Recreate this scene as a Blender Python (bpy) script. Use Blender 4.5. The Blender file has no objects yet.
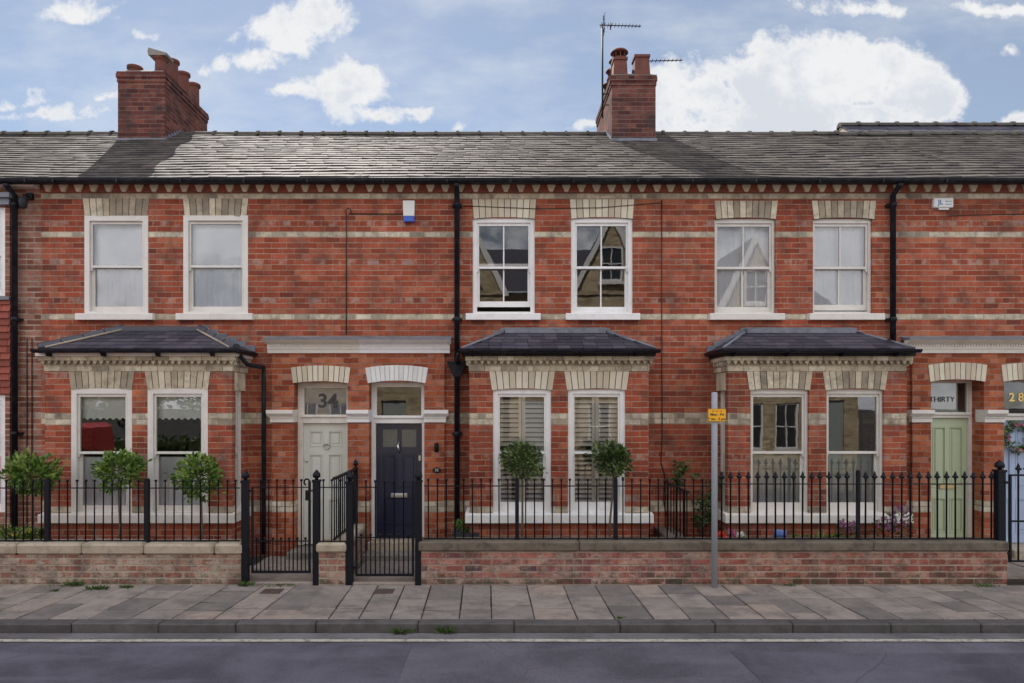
import bpy, math, random
from mathutils import Vector, Matrix
R = math.radians
rng = random.Random(7)
S = bpy.context.scene
COL = S.collection

# ------------------------------------------------------------------ camera, sky, sun, exposure
F, CAMY, H, VX, VY = 668.0, -10.3, 2.33, 497.0, 405.0
cd = bpy.data.cameras.new('camera'); cam = bpy.data.objects.new('camera', cd); COL.objects.link(cam)
cam.location = (0, CAMY, H); cam.rotation_euler = (R(90), 0, 0)
cd.sensor_width = 36.0; cd.lens = F/1024*36; cd.shift_x = (512-VX)/1024; cd.shift_y = (VY-341.5)/1024
cd.clip_end = 2000; cd.clip_start = .05
S.camera = cam
SUN_EL, SUN_AZ = 45.0, -19.0          # degrees; azimuth clockwise from +Y
sdir = Vector((math.sin(R(SUN_AZ))*math.cos(R(SUN_EL)), math.cos(R(SUN_AZ))*math.cos(R(SUN_EL)), math.sin(R(SUN_EL))))
sl = bpy.data.lights.new('sun', 'SUN'); sl.energy = 5.0; sl.angle = R(.5); sl.color = (1, .94, .86)
so = bpy.data.objects.new('sun', sl); COL.objects.link(so); so.rotation_euler = sdir.to_track_quat('Z', 'Y').to_euler(); so.location = (-10, 30, 30)
S.view_settings.view_transform = 'Standard'; S.view_settings.look = 'None'
S.view_settings.exposure = 0.68; S.view_settings.gamma = 1.0; S.view_settings.use_curve_mapping = False
S.render.engine = 'CYCLES'
S.cycles.use_denoising = True
S.cycles.max_bounces = 10; S.cycles.diffuse_bounces = 5; S.cycles.glossy_bounces = 4; S.cycles.transparent_max_bounces = 16
S.cycles.caustics_reflective = False; S.cycles.caustics_refractive = False

def new(nt, t, **kw):
    n = nt.nodes.new(t)
    for k, v in kw.items(): setattr(n, k, v)
    return n
class NT:
    """small node-tree builder"""
    def __init__(s, nt): s.nt = nt; s.L = nt.links
    def put(s, sock, v):
        if isinstance(v, bpy.types.NodeSocket): s.L.new(v, sock)
        elif v is not None: sock.default_value = v
    def m(s, op, a, b=None, c=None, clamp=False):
        n = new(s.nt, 'ShaderNodeMath', operation=op, use_clamp=clamp)
        s.put(n.inputs[0], a); s.put(n.inputs[1], b); s.put(n.inputs[2], c); return n.outputs[0]
    def mix(s, f, a, b, mode='MIX'):
        n = new(s.nt, 'ShaderNodeMix', data_type='RGBA', blend_type=mode)
        s.put(n.inputs[0], f); s.put(n.inputs[6], c4(a)); s.put(n.inputs[7], c4(b)); return n.outputs[2]
    def noise(s, vec, scale, detail=4, rough=.55, dist=0.0):
        n = new(s.nt, 'ShaderNodeTexNoise'); s.put(n.inputs['Vector'], vec); n.inputs['Scale'].default_value = scale
        n.inputs['Detail'].default_value = detail; n.inputs['Roughness'].default_value = rough; n.inputs['Distortion'].default_value = dist
        return n.outputs[0]
    def ramp(s, f, stops, interp='LINEAR'):
        n = new(s.nt, 'ShaderNodeValToRGB'); n.color_ramp.interpolation = interp
        e = n.color_ramp.elements
        while len(e) < len(stops): e.new(.5)
        for i, (p, c) in enumerate(stops): e[i].position = p; e[i].color = c4(c)
        s.put(n.inputs[0], f); return n.outputs[0]
    def sstep(s, x, a, b):
        n = new(s.nt, 'ShaderNodeMapRange', interpolation_type='SMOOTHSTEP'); s.put(n.inputs[0], x)
        n.inputs[1].default_value = a; n.inputs[2].default_value = b; return n.outputs[0]
    def comb(s, x, y, z):
        n = new(s.nt, 'ShaderNodeCombineXYZ'); s.put(n.inputs[0], x); s.put(n.inputs[1], y); s.put(n.inputs[2], z); return n.outputs[0]
    def sep(s, v):
        n = new(s.nt, 'ShaderNodeSeparateXYZ'); s.put(n.inputs[0], v); return n.outputs
    def scale(s, v, k):
        n = new(s.nt, 'ShaderNodeVectorMath', operation='MULTIPLY'); s.put(n.inputs[0], v); n.inputs[1].default_value = k; return n.outputs[0]
def c4(v):
    if isinstance(v, bpy.types.NodeSocket): return v
    if isinstance(v, (int, float)): return (v, v, v, 1)
    return tuple(v) if len(v) == 4 else (*v, 1)

SKY_STRENGTH = .065
def make_world():
    w = bpy.data.worlds.new('World'); S.world = w; w.use_nodes = True
    nt = w.node_tree; nt.nodes.clear(); b = NT(nt)
    sky = new(nt, 'ShaderNodeTexSky', sky_type='NISHITA'); sky.sun_disc = False
    sky.sun_elevation = R(SUN_EL); sky.sun_rotation = R(SUN_AZ); sky.dust_density = .1; sky.air_density = 1.0; sky.ozone_density = 1.6
    tc = new(nt, 'ShaderNodeTexCoord').outputs['Generated']
    x, y, z = b.sep(tc)
    yy = b.m('MAXIMUM', b.m('ABSOLUTE', y), .08)
    u = b.m('DIVIDE', x, yy); v = b.m('DIVIDE', z, yy)
    vec = b.comb(u, v, b.m('MULTIPLY', b.m('LESS_THAN', y, 0.0), 9.0))
    n1 = b.noise(vec, 7.5, 12, .66, .2); n2 = b.noise(vec, 24, 10, .66); n3 = b.noise(b.scale(vec, (1.0, 2.4, 1.0)), 3.2, 6, .6)
    # cumulus banks standing over the roofs (centre u, centre v, half width, half height)
    def P(px, py): return (px-VX)/F, (VY-py)/F
    blobs = [(700, 92, 75, 42), (775, 86, 100, 48), (862, 72, 60, 40), (920, 92, 62, 30), (800, 120, 165, 32), (1005, 55, 24, 10), (1020, 116, 26, 9),
             (322, 18, 42, 30), (282, 34, 50, 24), (240, 62, 48, 12), (345, 88, 38, 26), (300, 94, 38, 15), (372, 112, 30, 9), (160, 36, 22, 7), (30, 112, 45, 10), (75, 12, 40, 11), (410, 108, 34, 7), (455, 128, 16, 5),
             (585, 126, 22, 6), (880, 6, 60, 8), (120, 98, 14, 4), (990, 8, 60, 10), (15, 100, 30, 7), (-160, 60, 120, 40), (1250, 70, 130, 50)]
    wn = new(nt, 'ShaderNodeTexNoise'); b.put(wn.inputs['Vector'], vec); wn.inputs['Scale'].default_value = 11; wn.inputs['Detail'].default_value = 6
    wr, wg, _ = b.sep(wn.outputs['Color'])
    u0, v0 = u, v
    u = b.m('ADD', u0, b.m('MULTIPLY', b.m('SUBTRACT', wr, .5), .13)); v = b.m('ADD', v0, b.m('MULTIPLY', b.m('SUBTRACT', wg, .5), .075))
    mask = None
    for (px, py, hw, hh) in blobs:
        cu, cv = P(px, py)
        du = b.m('DIVIDE', b.m('SUBTRACT', u, cu), hw/F); dv = b.m('DIVIDE', b.m('SUBTRACT', v, cv), hh/F)
        d = b.m('SUBTRACT', 1.0, b.m('SQRT', b.m('ADD', b.m('MULTIPLY', du, du), b.m('MULTIPLY', dv, dv))))
        k = min(1.0, hh/40 + .35)*(1.45 if hh > 26 and px > 600 else 1); d = b.m('MULTIPLY', d, k)
        mask = d if mask is None else b.m('MAXIMUM', mask, d)
    front = b.m('GREATER_THAN', y, 0.0)
    back = b.m('SUBTRACT', 1.0, front)
    dens = b.m('ADD', mask, b.m('MULTIPLY', b.m('SUBTRACT', n1, .5), 3.0))
    dens = b.m('ADD', dens, b.m('MULTIPLY', b.m('SUBTRACT', n2, .5), 1.1))
    cf = b.m('MULTIPLY', b.sstep(dens, -.12, .46), front)
    # thin high veil
    veil = b.m('MULTIPLY', b.sstep(n3, .40, .72), .42)
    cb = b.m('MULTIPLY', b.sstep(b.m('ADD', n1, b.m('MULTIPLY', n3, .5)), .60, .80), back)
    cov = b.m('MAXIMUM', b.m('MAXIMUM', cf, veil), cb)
    low = b.noise(b.comb(u0, v0, 3.3), 9.0, 5, .55)
    thick = b.m('MULTIPLY', b.sstep(b.m('ADD', b.m('ADD', low, b.m('MULTIPLY', b.m('SUBTRACT', n2, .5), .75)), b.m('MULTIPLY', b.m('SUBTRACT', .49, v0), 1.7)), .38, .68), b.sstep(dens, .2, .7)) if True else b.sstep(b.m('ADD', dens, b.m('MULTIPLY', b.m('SUBTRACT', n2, .5), .9)), .35, 1.0)
    lit = b.mix(thick, (8.4, 8.45, 8.55), (6.7, 7.05, 7.65))
    fill_clouds = b.mix(b.sstep(n2, .35, .7), (20, 20.2, 20.9), (14, 14.8, 16.2))  # clouds added behind the camera, kept bright to fill the shaded facade
    cc = b.mix(back, lit, fill_clouds)
    sk = b.mix(.24, sky.outputs[0], (7.4, 7.7, 8.0))
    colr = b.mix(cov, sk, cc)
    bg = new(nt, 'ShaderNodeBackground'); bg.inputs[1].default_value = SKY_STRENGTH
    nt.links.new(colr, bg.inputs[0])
    out = new(nt, 'ShaderNodeOutputWorld'); nt.links.new(bg.outputs[0], out.inputs[0])
make_world()

# ------------------------------------------------------------------ helpers
def sc(y): return F/(y-CAMY)
def X(px, y=0.0): return (px-VX)/sc(y)
def Z(py, y=0.0): return H-(py-VY)/sc(y)

class MB:
    def __init__(s): s.v = []; s.f = []; s.t = []; s.sm = []
    def face(s, pts, tint=.5, smooth=False):
        i = len(s.v); s.v += [tuple(p) for p in pts]; s.f.append(tuple(range(i, i+len(pts)))); s.t.append(tint); s.sm.append(smooth)
    def mesh(s, vs, fs, tint=.5, smooth=False):
        i = len(s.v); s.v += [tuple(p) for p in vs]
        for f in fs: s.f.append(tuple(i+k for k in f)); s.t.append(tint); s.sm.append(smooth)
    def box(s, x0, x1, y0, y1, z0, z1, tint=.5):
        vs = [(x, y, z) for z in (z0, z1) for y in (y0, y1) for x in (x0, x1)]
        s.mesh(vs, [(0, 2, 3, 1), (4, 5, 7, 6), (0, 1, 5, 4), (2, 6, 7, 3), (0, 4, 6, 2), (1, 3, 7, 5)], tint)
    def bbox(s, x0, x1, y0, y1, z0, z1, e=.006, tint=.5):
        """box with chamfered edges"""
        e = min(e, abs(x1-x0)*.45, abs(y1-y0)*.45, abs(z1-z0)*.45)
        vs = []
        for sx, xa, in ((0, x0), (1, x1)):
            for sy, ya in ((0, y0), (1, y1)):
                for sz, za in ((0, z0), (1, z1)):
                    ex, ey, ez = (e if not sx else -e), (e if not sy else -e), (e if not sz else -e)
                    vs += [(xa, ya+ey, za+ez), (xa+ex, ya, za+ez), (xa+ex, ya+ey, za)]
        I = lambda a, b, c, k: ((a*2+b)*2+c)*3+k
        fs = [(I(0,0,0,0), I(0,0,1,0), I(0,1,1,0), I(0,1,0,0)), (I(1,0,0,0), I(1,1,0,0), I(1,1,1,0), I(1,0,1,0)),
              (I(0,0,0,1), I(1,0,0,1), I(1,0,1,1), I(0,0,1,1)), (I(0,1,0,1), I(0,1,1,1), I(1,1,1,1), I(1,1,0,1)),
              (I(0,0,0,2), I(0,1,0,2), I(1,1,0,2), I(1,0,0,2)), (I(0,0,1,2), I(1,0,1,2), I(1,1,1,2), I(0,1,1,2))]
        for a in (0, 1):
            for b_ in (0, 1):
                fs += [(I(a,b_,0,0), I(a,b_,1,0), I(a,b_,1,1), I(a,b_,0,1)), (I(a,0,b_,0), I(a,1,b_,0), I(a,1,b_,2), I(a,0,b_,2)), (I(0,a,b_,1), I(1,a,b_,1), I(1,a,b_,2), I(0,a,b_,2))]
                for c in (0, 1): pass
        for a in (0, 1):
            for b_ in (0, 1):
                for c in (0, 1): fs.append((I(a,b_,c,0), I(a,b_,c,1), I(a,b_,c,2)))
        s.mesh(vs, fs, tint)
    def lathe(s, cx, cy, z0, prof, n=12, smooth=True, tint=.5):
        vs = []; fs = []
        for (r, z) in prof:
            for k in range(n):
                a = 2*math.pi*k/n; vs.append((cx+r*math.cos(a), cy+r*math.sin(a), z0+z))
        for j in range(len(prof)-1):
            for k in range(n):
                a, b_ = j*n+k, j*n+(k+1) % n; fs.append((a, b_, b_+n, a+n))
        fs.append(tuple(range(n))[::-1]); fs.append(tuple((len(prof)-1)*n+k for k in range(n)))
        s.mesh(vs, fs, tint, smooth)
    def tube(s, pts, r, n=8, tint=.5, smooth=True):
        pts = [Vector(p) for p in pts]; rs = r if isinstance(r, (list, tuple)) else [r]*len(pts)
        vs = []; fs = []
        for i, p in enumerate(pts):
            d = (pts[min(i+1, len(pts)-1)]-pts[max(i-1, 0)]).normalized()
            up = Vector((0, 0, 1)) if abs(d.z) < .9 else Vector((0, 1, 0))
            a = d.cross(up).normalized(); b_ = d.cross(a)
            for k in range(n):
                t = 2*math.pi*k/n; vs.append(p+(a*math.cos(t)+b_*math.sin(t))*rs[i])
        for j in range(len(pts)-1):
            for k in range(n):
                a, b_ = j*n+k, j*n+(k+1) % n; fs.append((a, b_, b_+n, a+n))
        fs.append(tuple(range(n))[::-1]); fs.append(tuple((len(pts)-1)*n+k for k in range(n)))
        s.mesh(vs, fs, tint, smooth)
    def prism(s, poly, axis, a0, a1, tint=.5):
        """poly: 2D points; axis 'x' -> points are (y,z); 'y' -> (x,z); 'z' -> (x,y)"""
        def P(p, a): return {'x': (a, p[0], p[1]), 'y': (p[0], a, p[1]), 'z': (p[0], p[1], a)}[axis]
        n = len(poly); vs = [P(p, a0) for p in poly]+[P(p, a1) for p in poly]
        fs = [tuple(range(n))[::-1], tuple(range(n, 2*n))]+[(k, (k+1) % n, n+(k+1) % n, n+k) for k in range(n)]
        s.mesh(vs, fs, tint)
    def wall(s, M, u0, u1, z0, z1, ops, depth):
        """flat skin with openings and reveals; M(u, z, d) -> point, d = distance behind the face"""
        us = sorted({u0, u1, *[o[0] for o in ops], *[o[1] for o in ops]}); zs = sorted({z0, z1, *[o[2] for o in ops], *[o[3] for o in ops]})
        us = [u for u in us if u0 <= u <= u1]; zs = [z for z in zs if z0 <= z <= z1]
        for i in range(len(us)-1):
            for j in range(len(zs)-1):
                um, zm = (us[i]+us[i+1])/2, (zs[j]+zs[j+1])/2
                if any(o[0] < um < o[1] and o[2] < zm < o[3] for o in ops): continue
                s.face([M(us[i], zs[j], 0), M(us[i+1], zs[j], 0), M(us[i+1], zs[j+1], 0), M(us[i], zs[j+1], 0)])
        for (a, b_, c, d) in ops:
            dp = depth
            s.face([M(a, c, 0), M(a, d, 0), M(a, d, dp), M(a, c, dp)]); s.face([M(b_, c, 0), M(b_, c, dp), M(b_, d, dp), M(b_, d, 0)])
            s.face([M(a, d, 0), M(b_, d, 0), M(b_, d, dp), M(a, d, dp)]); s.face([M(a, c, 0), M(a, c, dp), M(b_, c, dp), M(b_, c, 0)])

ORG = {}
def thing(name, label, cat, loc, group=None):
    o = bpy.data.objects.new(name, None); COL.objects.link(o); o.location = loc; o.empty_display_size = .2
    o['label'] = label; o['category'] = cat
    if group: o['group'] = group
    ORG[o.name] = Vector(loc); return o
def obj(name, mb, mat, parent=None, origin=None, label=None, cat=None, group=None, kind=None):
    me = bpy.data.meshes.new(name)
    og = ORG[parent.name] if parent else Vector(origin or (0, 0, 0))
    me.from_pydata([(p[0]-og.x, p[1]-og.y, p[2]-og.z) for p in mb.v], [], mb.f)
    me.polygons.foreach_set('use_smooth', mb.sm)
    at = me.attributes.new('tint', 'FLOAT', 'FACE'); at.data.foreach_set('value', mb.t)
    me.materials.append(mat); me.update()
    o = bpy.data.objects.new(name, me); COL.objects.link(o)
    if parent: o.parent = parent
    else: o.location = og
    ORG[o.name] = og
    if label: o['label'] = label
    if cat: o['category'] = cat
    if group: o['group'] = group
    if kind: o['kind'] = kind
    return o
def text(name, body, size, loc, mat, parent, ext=.002, sx=1.0, bold=0.0):
    cu = bpy.data.curves.new(name, 'FONT'); cu.body = body; cu.size = size; cu.extrude = ext; cu.align_x = 'CENTER'; cu.align_y = 'CENTER'; cu.offset = bold
    cu.materials.append(mat)
    tmp = bpy.data.objects.new(name, cu); COL.objects.link(tmp)
    me = bpy.data.meshes.new_from_object(tmp); COL.objects.unlink(tmp); bpy.data.objects.remove(tmp)
    o = bpy.data.objects.new(name, me); COL.objects.link(o); o.parent = parent
    o.location = Vector(loc)-ORG[parent.name]; o.rotation_euler = (R(90), 0, 0); o.scale = (sx, 1, 1); ORG[o.name] = Vector(loc)
    return o

# ------------------------------------------------------------------ materials
def mat_base(name):
    m = bpy.data.materials.new(name); m.use_nodes = True; nt = m.node_tree
    b = NT(nt); p = nt.nodes['Principled BSDF']
    pos = new(nt, 'ShaderNodeNewGeometry').outputs['Position']
    return m, b, p, pos
def bump(b, p, h, strength=.3, dist=.01):
    n = new(b.nt, 'ShaderNodeBump'); n.inputs['Strength'].default_value = strength; n.inputs['Distance'].default_value = dist
    b.put(n.inputs['Height'], h); b.L.new(n.outputs[0], p.inputs['Normal'])
def plain(name, col, rough=.5, var=.12, scale=9, bmp=.1, metal=0.0, spec=.5, bdist=.004, dirt=None, dirtamt=.35):
    m, b, p, pos = mat_base(name)
    n = b.noise(pos, scale, 6, .6); n2 = b.noise(pos, scale*7, 3, .6)
    k = b.m('ADD', 1-var, b.m('MULTIPLY', n, 2*var))
    c = b.mix(1.0, col, k, 'MULTIPLY')
    if dirt: c = b.mix(b.m('MULTIPLY', b.sstep(b.noise(pos, scale*.6, 9, .75), .46, .64), dirtamt), c, dirt)
    b.put(p.inputs['Base Color'], c); p.inputs['Roughness'].default_value = rough; p.inputs['Metallic'].default_value = metal
    p.inputs['Specular IOR Level'].default_value = spec
    if bmp: bump(b, p, b.m('ADD', n, b.m('MULTIPLY', n2, .4)), bmp, bdist)
    return m
def tinted(name, stops, rough=.85, var=.15, scale=12, bmp=.3, bdist=.006, stain=None, stainamt=.5, stainscale=2.5, spec=.4):
    """colour of each piece from its own 'tint' attribute"""
    m, b, p, pos = mat_base(name)
    a = new(b.nt, 'ShaderNodeAttribute', attribute_name='tint').outputs['Fac']
    n = b.noise(pos, scale, 6, .65)
    c = b.ramp(a, stops)
    c = b.mix(1.0, c, b.m('ADD', 1-var, b.m('MULTIPLY', n, 2*var)), 'MULTIPLY')
    if stain: c = b.mix(b.m('MULTIPLY', b.sstep(b.noise(pos, stainscale, 9, .75), .45, .62), stainamt), c, stain)
    b.put(p.inputs['Base Color'], c); p.inputs['Roughness'].default_value = rough; p.inputs['Specular IOR Level'].default_value = spec
    if bmp: bump(b, p, b.m('ADD', n, b.m('MULTIPLY', b.noise(pos, scale*6, 3), .4)), bmp, bdist)
    return m
ROWH, ZROW = .0846, 3.6477-53*.0846
def brick(name, stops, mortar, bands=(), cream=((.30, .26, .205), (.55, .475, .36), (.70, .62, .49)), pale=(.36, .27, .24), paleamt=.35, headpale=.5,
          soot=.35, z0=ZROW, bw=.236, head=True, age=0.0, sootcol=(.06, .045, .045), mort=.0065):
    m, b, p, pos = mat_base(name)
    x, y, z = b.sep(pos)
    u = b.m('ADD', b.m('ADD', x, y), 60.0); v = b.m('SUBTRACT', z, z0)
    w = b.noise(pos, 6, 2); w2 = b.noise(pos, 31, 2)
    uu = b.m('ADD', u, b.m('MULTIPLY', b.m('SUBTRACT', w2, .5), .012)); vv = b.m('ADD', v, b.m('MULTIPLY', b.m('SUBTRACT', w, .5), .010))
    br = new(b.nt, 'ShaderNodeTexBrick', offset=.5, offset_frequency=2, squash=(.5 if head else 1.0), squash_frequency=(7 if head else 2))
    b.put(br.inputs['Vector'], b.comb(uu, vv, 0.0)); br.inputs['Color1'].default_value = (0, 0, 0, 1); br.inputs['Color2'].default_value = (1, 1, 1, 1)
    br.inputs['Mortar'].default_value = (.5, .5, .5, 1); br.inputs['Scale'].default_value = 1; br.inputs['Mortar Size'].default_value = mort
    br.inputs['Mortar Smooth'].default_value = .25; br.inputs['Bias'].default_value = 0; br.inputs['Brick Width'].default_value = bw; br.inputs['Row Height'].default_value = ROWH
    tint, fac = br.outputs['Color'], br.outputs['Fac']
    row = b.m('FLOOR', b.m('DIVIDE', vv, ROWH))
    col = b.ramp(tint, stops)
    nf = b.noise(pos, 55, 5, .7); nm = b.noise(pos, 3.1, 6, .65); nl = b.noise(pos, .8, 5, .6)
    col = b.mix(1.0, col, b.m('ADD', .30, b.m('MULTIPLY', nf, 1.4)), 'MULTIPLY')
    streak = b.noise(b.comb(b.m('MULTIPLY', u, 1.1), b.m('MULTIPLY', row, 3.7), 0.0), 1.0, 4, .6)
    col = b.mix(1.0, col, b.m('ADD', .45, b.m('MULTIPLY', streak, 1.1)), 'MULTIPLY')
    # spalled / salted faces
    if head:
        hr = b.m('LESS_THAN', b.m('MODULO', row, 7.0), .5)
        pm = b.m('ADD', b.m('MULTIPLY', hr, headpale), paleamt)
    else: pm = paleamt
    sel = b.sstep(b.m('ADD', b.m('MULTIPLY', b.noise(pos, 9, 7, .75), .85), b.m('MULTIPLY', tint, .15)), .49, .60)
    col = b.mix(b.m('MULTIPLY', sel, pm, clamp=True), col, pale)
    if bands:
        mk = None
        for k in bands:
            e = b.m('COMPARE', row, float(k+53), .3); mk = e if mk is None else b.m('MAXIMUM', mk, e)
        cr = b.ramp(tint, [(0, cream[0]), (.35, cream[1]), (1, cream[2])])
        cr = b.mix(b.m('MULTIPLY', b.sstep(b.noise(pos, 7, 6, .7), .46, .64), .5), cr, (.19, .16, .135))
        col = b.mix(mk, col, cr)
    runs = b.noise(b.comb(b.m('MULTIPLY', u, 2.6), b.m('MULTIPLY', z, .35), b.m('MULTIPLY', y, .5)), 1.0, 7, .65)
    col = b.mix(b.m('MULTIPLY', b.m('MAXIMUM', b.sstep(nm, .44, .68), b.m('MULTIPLY', b.sstep(runs, .50, .66), .8)), soot), col, sootcol)
    if age:
        col = b.mix(b.m('MULTIPLY', b.sstep(b.noise(pos, 10, 9, .75), .47, .60), age), col, tuple(k*.95 for k in mortar))
        col = b.mix(b.m('MULTIPLY', b.sstep(b.noise(b.scale(pos, (1, 1, 1.8)), 13, 8, .75), .53, .63), .75), col, (.07, .06, .055))
        moss = b.m('SUBTRACT', b.noise(pos, 5, 8, .7), b.m('MULTIPLY', z, .75))
        col = b.mix(b.m('MULTIPLY', b.sstep(moss, .40, .52), .7), col, (.045, .048, .028))
    mo = b.mix(b.sstep(nm, .35, .7), mortar, tuple(k*.5 for k in mortar))
    fr_ = b.m('FRACT', b.m('DIVIDE', vv, ROWH)); ed_ = b.m('MINIMUM', fr_, b.m('SUBTRACT', 1.0, fr_))
    bed = b.m('LESS_THAN', ed_, mort*1.15/ROWH)
    col = b.mix(b.m('MULTIPLY', fac, b.m('ADD', .4, b.m('MULTIPLY', bed, .6))), col, mo)
    col = b.mix(1.0, col, b.m('ADD', .55, b.m('MULTIPLY', nl, .9)), 'MULTIPLY')
    b.put(p.inputs['Base Color'], col); p.inputs['Roughness'].default_value = .95; p.inputs['Specular IOR Level'].default_value = .06
    hgt = b.m('ADD', b.m('MULTIPLY', b.m('SUBTRACT', 1.0, fac), 1.0), b.m('ADD', b.m('MULTIPLY', nf, .45), b.m('MULTIPLY', tint, .25)))
    bump(b, p, hgt, .75, .012)
    return m
REDS = [(0, (.19, .052, .038)), (.06, (.27, .064, .038)), (.5, (.345, .080, .043)), (.92, (.395, .096, .047)), (1, (.47, .14, .058))]
ORANGE = [(0, (.24, .058, .032)), (.4, (.34, .088, .040)), (.8, (.41, .118, .052)), (1, (.46, .145, .066))]
BANDS = (0, 15, 22, -18, -19, -34, -35)
M_BRICK = brick('red_brick', REDS, (.44, .33, .24), BANDS, paleamt=.22, headpale=.55, soot=.55, sootcol=(.085, .055, .048))
M_PORCH = brick('porch_brick', ORANGE, (.36, .27, .21), (0, 15, 22, -34, -35), paleamt=.25, headpale=.15, soot=.18)
M_OLDBRICK = brick('brown_brick', [(0, (.17, .07, .05)), (.5, (.27, .11, .075)), (1, (.34, .15, .10))], (.44, .33, .26), (), paleamt=.4, soot=.3, mort=.012)
M_CHIM = brick('chimney_brick', [(0, (.075, .032, .030)), (.5, (.135, .042, .034)), (1, (.19, .062, .042))], (.20, .155, .135), (), paleamt=.12, headpale=0, soot=.75)
M_LOW_PALE = brick('weathered_pale_brick', [(0, (.26, .10, .075)), (.35, (.34, .16, .12)), (.7, (.40, .27, .21)), (1, (.36, .12, .085))], (.44, .37, .30), (), paleamt=.95, pale=(.42, .35, .28), soot=.8, sootcol=(.10, .085, .07), age=.5, z0=-.846, head=False, mort=.012)
M_LOW_PINK = brick('weathered_pink_brick', [(0, (.10, .06, .07)), (.12, (.30, .10, .085)), (.5, (.36, .13, .10)), (.8, (.42, .20, .15)), (1, (.42, .28, .22))], (.40, .31, .26), (), paleamt=.9, pale=(.42, .31, .26), soot=.7, sootcol=(.09, .07, .065), age=.4, z0=-.846, head=False, mort=.011)
M_LOW_RED = brick('garden_red_brick', [(0, (.16, .06, .05)), (.4, (.29, .085, .06)), (.8, (.36, .12, .08)), (1, (.40, .18, .13))], (.40, .31, .25), (), paleamt=.75, pale=(.40, .28, .23), soot=.7, sootcol=(.09, .065, .06), age=.28, z0=-.846, head=False, mort=.011)
M_BUFF = brick('buff_brick', [(0, (.34, .27, .17)), (.5, (.52, .42, .27)), (1, (.62, .52, .36))], (.42, .36, .26), (), paleamt=.2, soot=.2)
CREAM = [(0, (.33, .275, .205)), (.3, (.48, .405, .295)), (.7, (.58, .50, .37)), (1, (.68, .60, .46))]
M_CREAM = tinted('cream_brick', CREAM, stain=(.12, .10, .08), stainamt=.45, stainscale=5)
M_CREAMCLEAN = tinted('clean_cream_brick', [(0, (.54, .46, .345)), (1, (.72, .65, .52))], stain=(.25, .2, .15), stainamt=.2, stainscale=6)
M_WHITEBRICK = tinted('white_painted_brick', [(0, (.68, .67, .66)), (1, (.78, .77, .76))], stain=(.5, .48, .44), stainamt=.15)
M_JOINT = plain('mortar_joint', (.07, .06, .055), .95, .2, 30)
M_WHITEJOINT = plain('painted_joint', (.52, .51, .50), .6, .1, 20)
M_REDSOLID = tinted('red_corbel_brick', [(0, (.15, .05, .04)), (1, (.36, .10, .06))], stain=(.05, .04, .04), stainamt=.5, stainscale=4)
M_STONE = plain('coping_sandstone', (.40, .335, .255), .9, .22, 7, .35, dirt=(.16, .13, .10), dirtamt=.5)
M_DARKSTONE = plain('coping_dark_stone', (.15, .12, .092), .9, .4, 7, .5, dirt=(.06, .05, .038), dirtamt=.85)
M_LEAD = plain('lead_sheet', (.175, .185, .225), .55, .3, 7, .2, dirt=(.08, .08, .09), dirtamt=.6)
M_WHITE = plain('white_gloss_paint', (.80, .79, .79), .35, .05, 7, .05, dirt=(.48, .45, .41), dirtamt=.25)
M_OFFWHITE = plain('warm_white_paint', (.70, .665, .625), .4, .05, 7, .05, dirt=(.45, .40, .35), dirtamt=.25)
M_CREAMPAINT = plain('cream_paint', (.74, .695, .63), .45, .06, 6, .08, dirt=(.40, .34, .28), dirtamt=.3)
M_IRON = plain('black_iron_paint', (.007, .008, .013), .5, .25, 20, .12, spec=.22)
M_PIPE = plain('black_pipe_paint', (.008, .008, .014), .5, .3, 12, .1, spec=.25, dirt=(.05, .05, .06), dirtamt=.4)
M_DOOR34 = plain('sage_white_paint', (.60, .61, .55), .4, .04, 5, .05)
M_DOOR32 = plain('navy_gloss_paint', (.018, .021, .048), .16, .1, 6, .06)
M_DOOR30 = plain('pale_green_paint', (.46, .53, .36), .4, .04, 5, .05)
M_DOOR28 = plain('pale_blue_paint', (.42, .52, .72), .4, .04, 5, .05)
M_BRASS = plain('brass', (.62, .47, .24), .3, .1, 20, 0, metal=1.0)
M_SILVER = plain('brushed_steel', (.62, .62, .60), .3, .08, 20, 0, metal=1.0)
M_GALV = plain('galvanised_steel', (.34, .37, .42), .55, .12, 14, .08)
M_AERIAL = plain('weathered_aluminium', (.028, .03, .034), .6, .2, 14, .0, spec=.15)
M_TERRA = plain('terracotta', (.15, .046, .032), .85, .22, 8, .25, dirt=(.05, .032, .03), dirtamt=.85)
M_FLAUNCH = plain('chimney_mortar', (.24, .21, .19), .95, .25, 9, .4)
M_BLIND = plain('white_blind_cloth', (.86, .90, .97), .8, .03, 6, .05)
M_BLINDGREEN = plain('pale_green_blind', (.80, .85, .79), .8, .03, 6, .05)
M_BLINDCREAM = plain('cream_blind_cloth', (.66, .66, .58), .8, .05, 6, .05)
M_FROST = plain('frosted_film', (.30, .335, .325), .5, .06, 3, .02)
M_SHUTTER = plain('shutter_cream_paint', (.85, .83, .78), .5, .04, 6, .03)
M_ROOM = plain('room_plaster', (.25, .24, .22), .9, .1, 2, 0)
M_WOODFLOOR = plain('room_floor', (.13, .09, .06), .6, .15, 3, 0)
M_PLASTICWHITE = plain('white_plastic', (.72, .72, .70), .4, .04, 10, .02)
M_BLUE = plain('blue_lens', (.03, .10, .48), .25, .06, 10, 0)
M_YELLOW = plain('yellow_sign', (.85, .42, .015), .45, .06, 14, .02)
M_INK = plain('black_ink', (.02, .018, .016), .6, .05, 10, 0)
M_INKBLUE = plain('blue_ink', (.05, .12, .35), .6, .05, 10, 0)
M_GREYNUM = plain('dark_grey_lettering', (.045, .05, .055), .5, .05, 10, 0)
M_GOLD = plain('gold_leaf', (.85, .60, .22), .35, .05, 10, 0, metal=.7)
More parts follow.
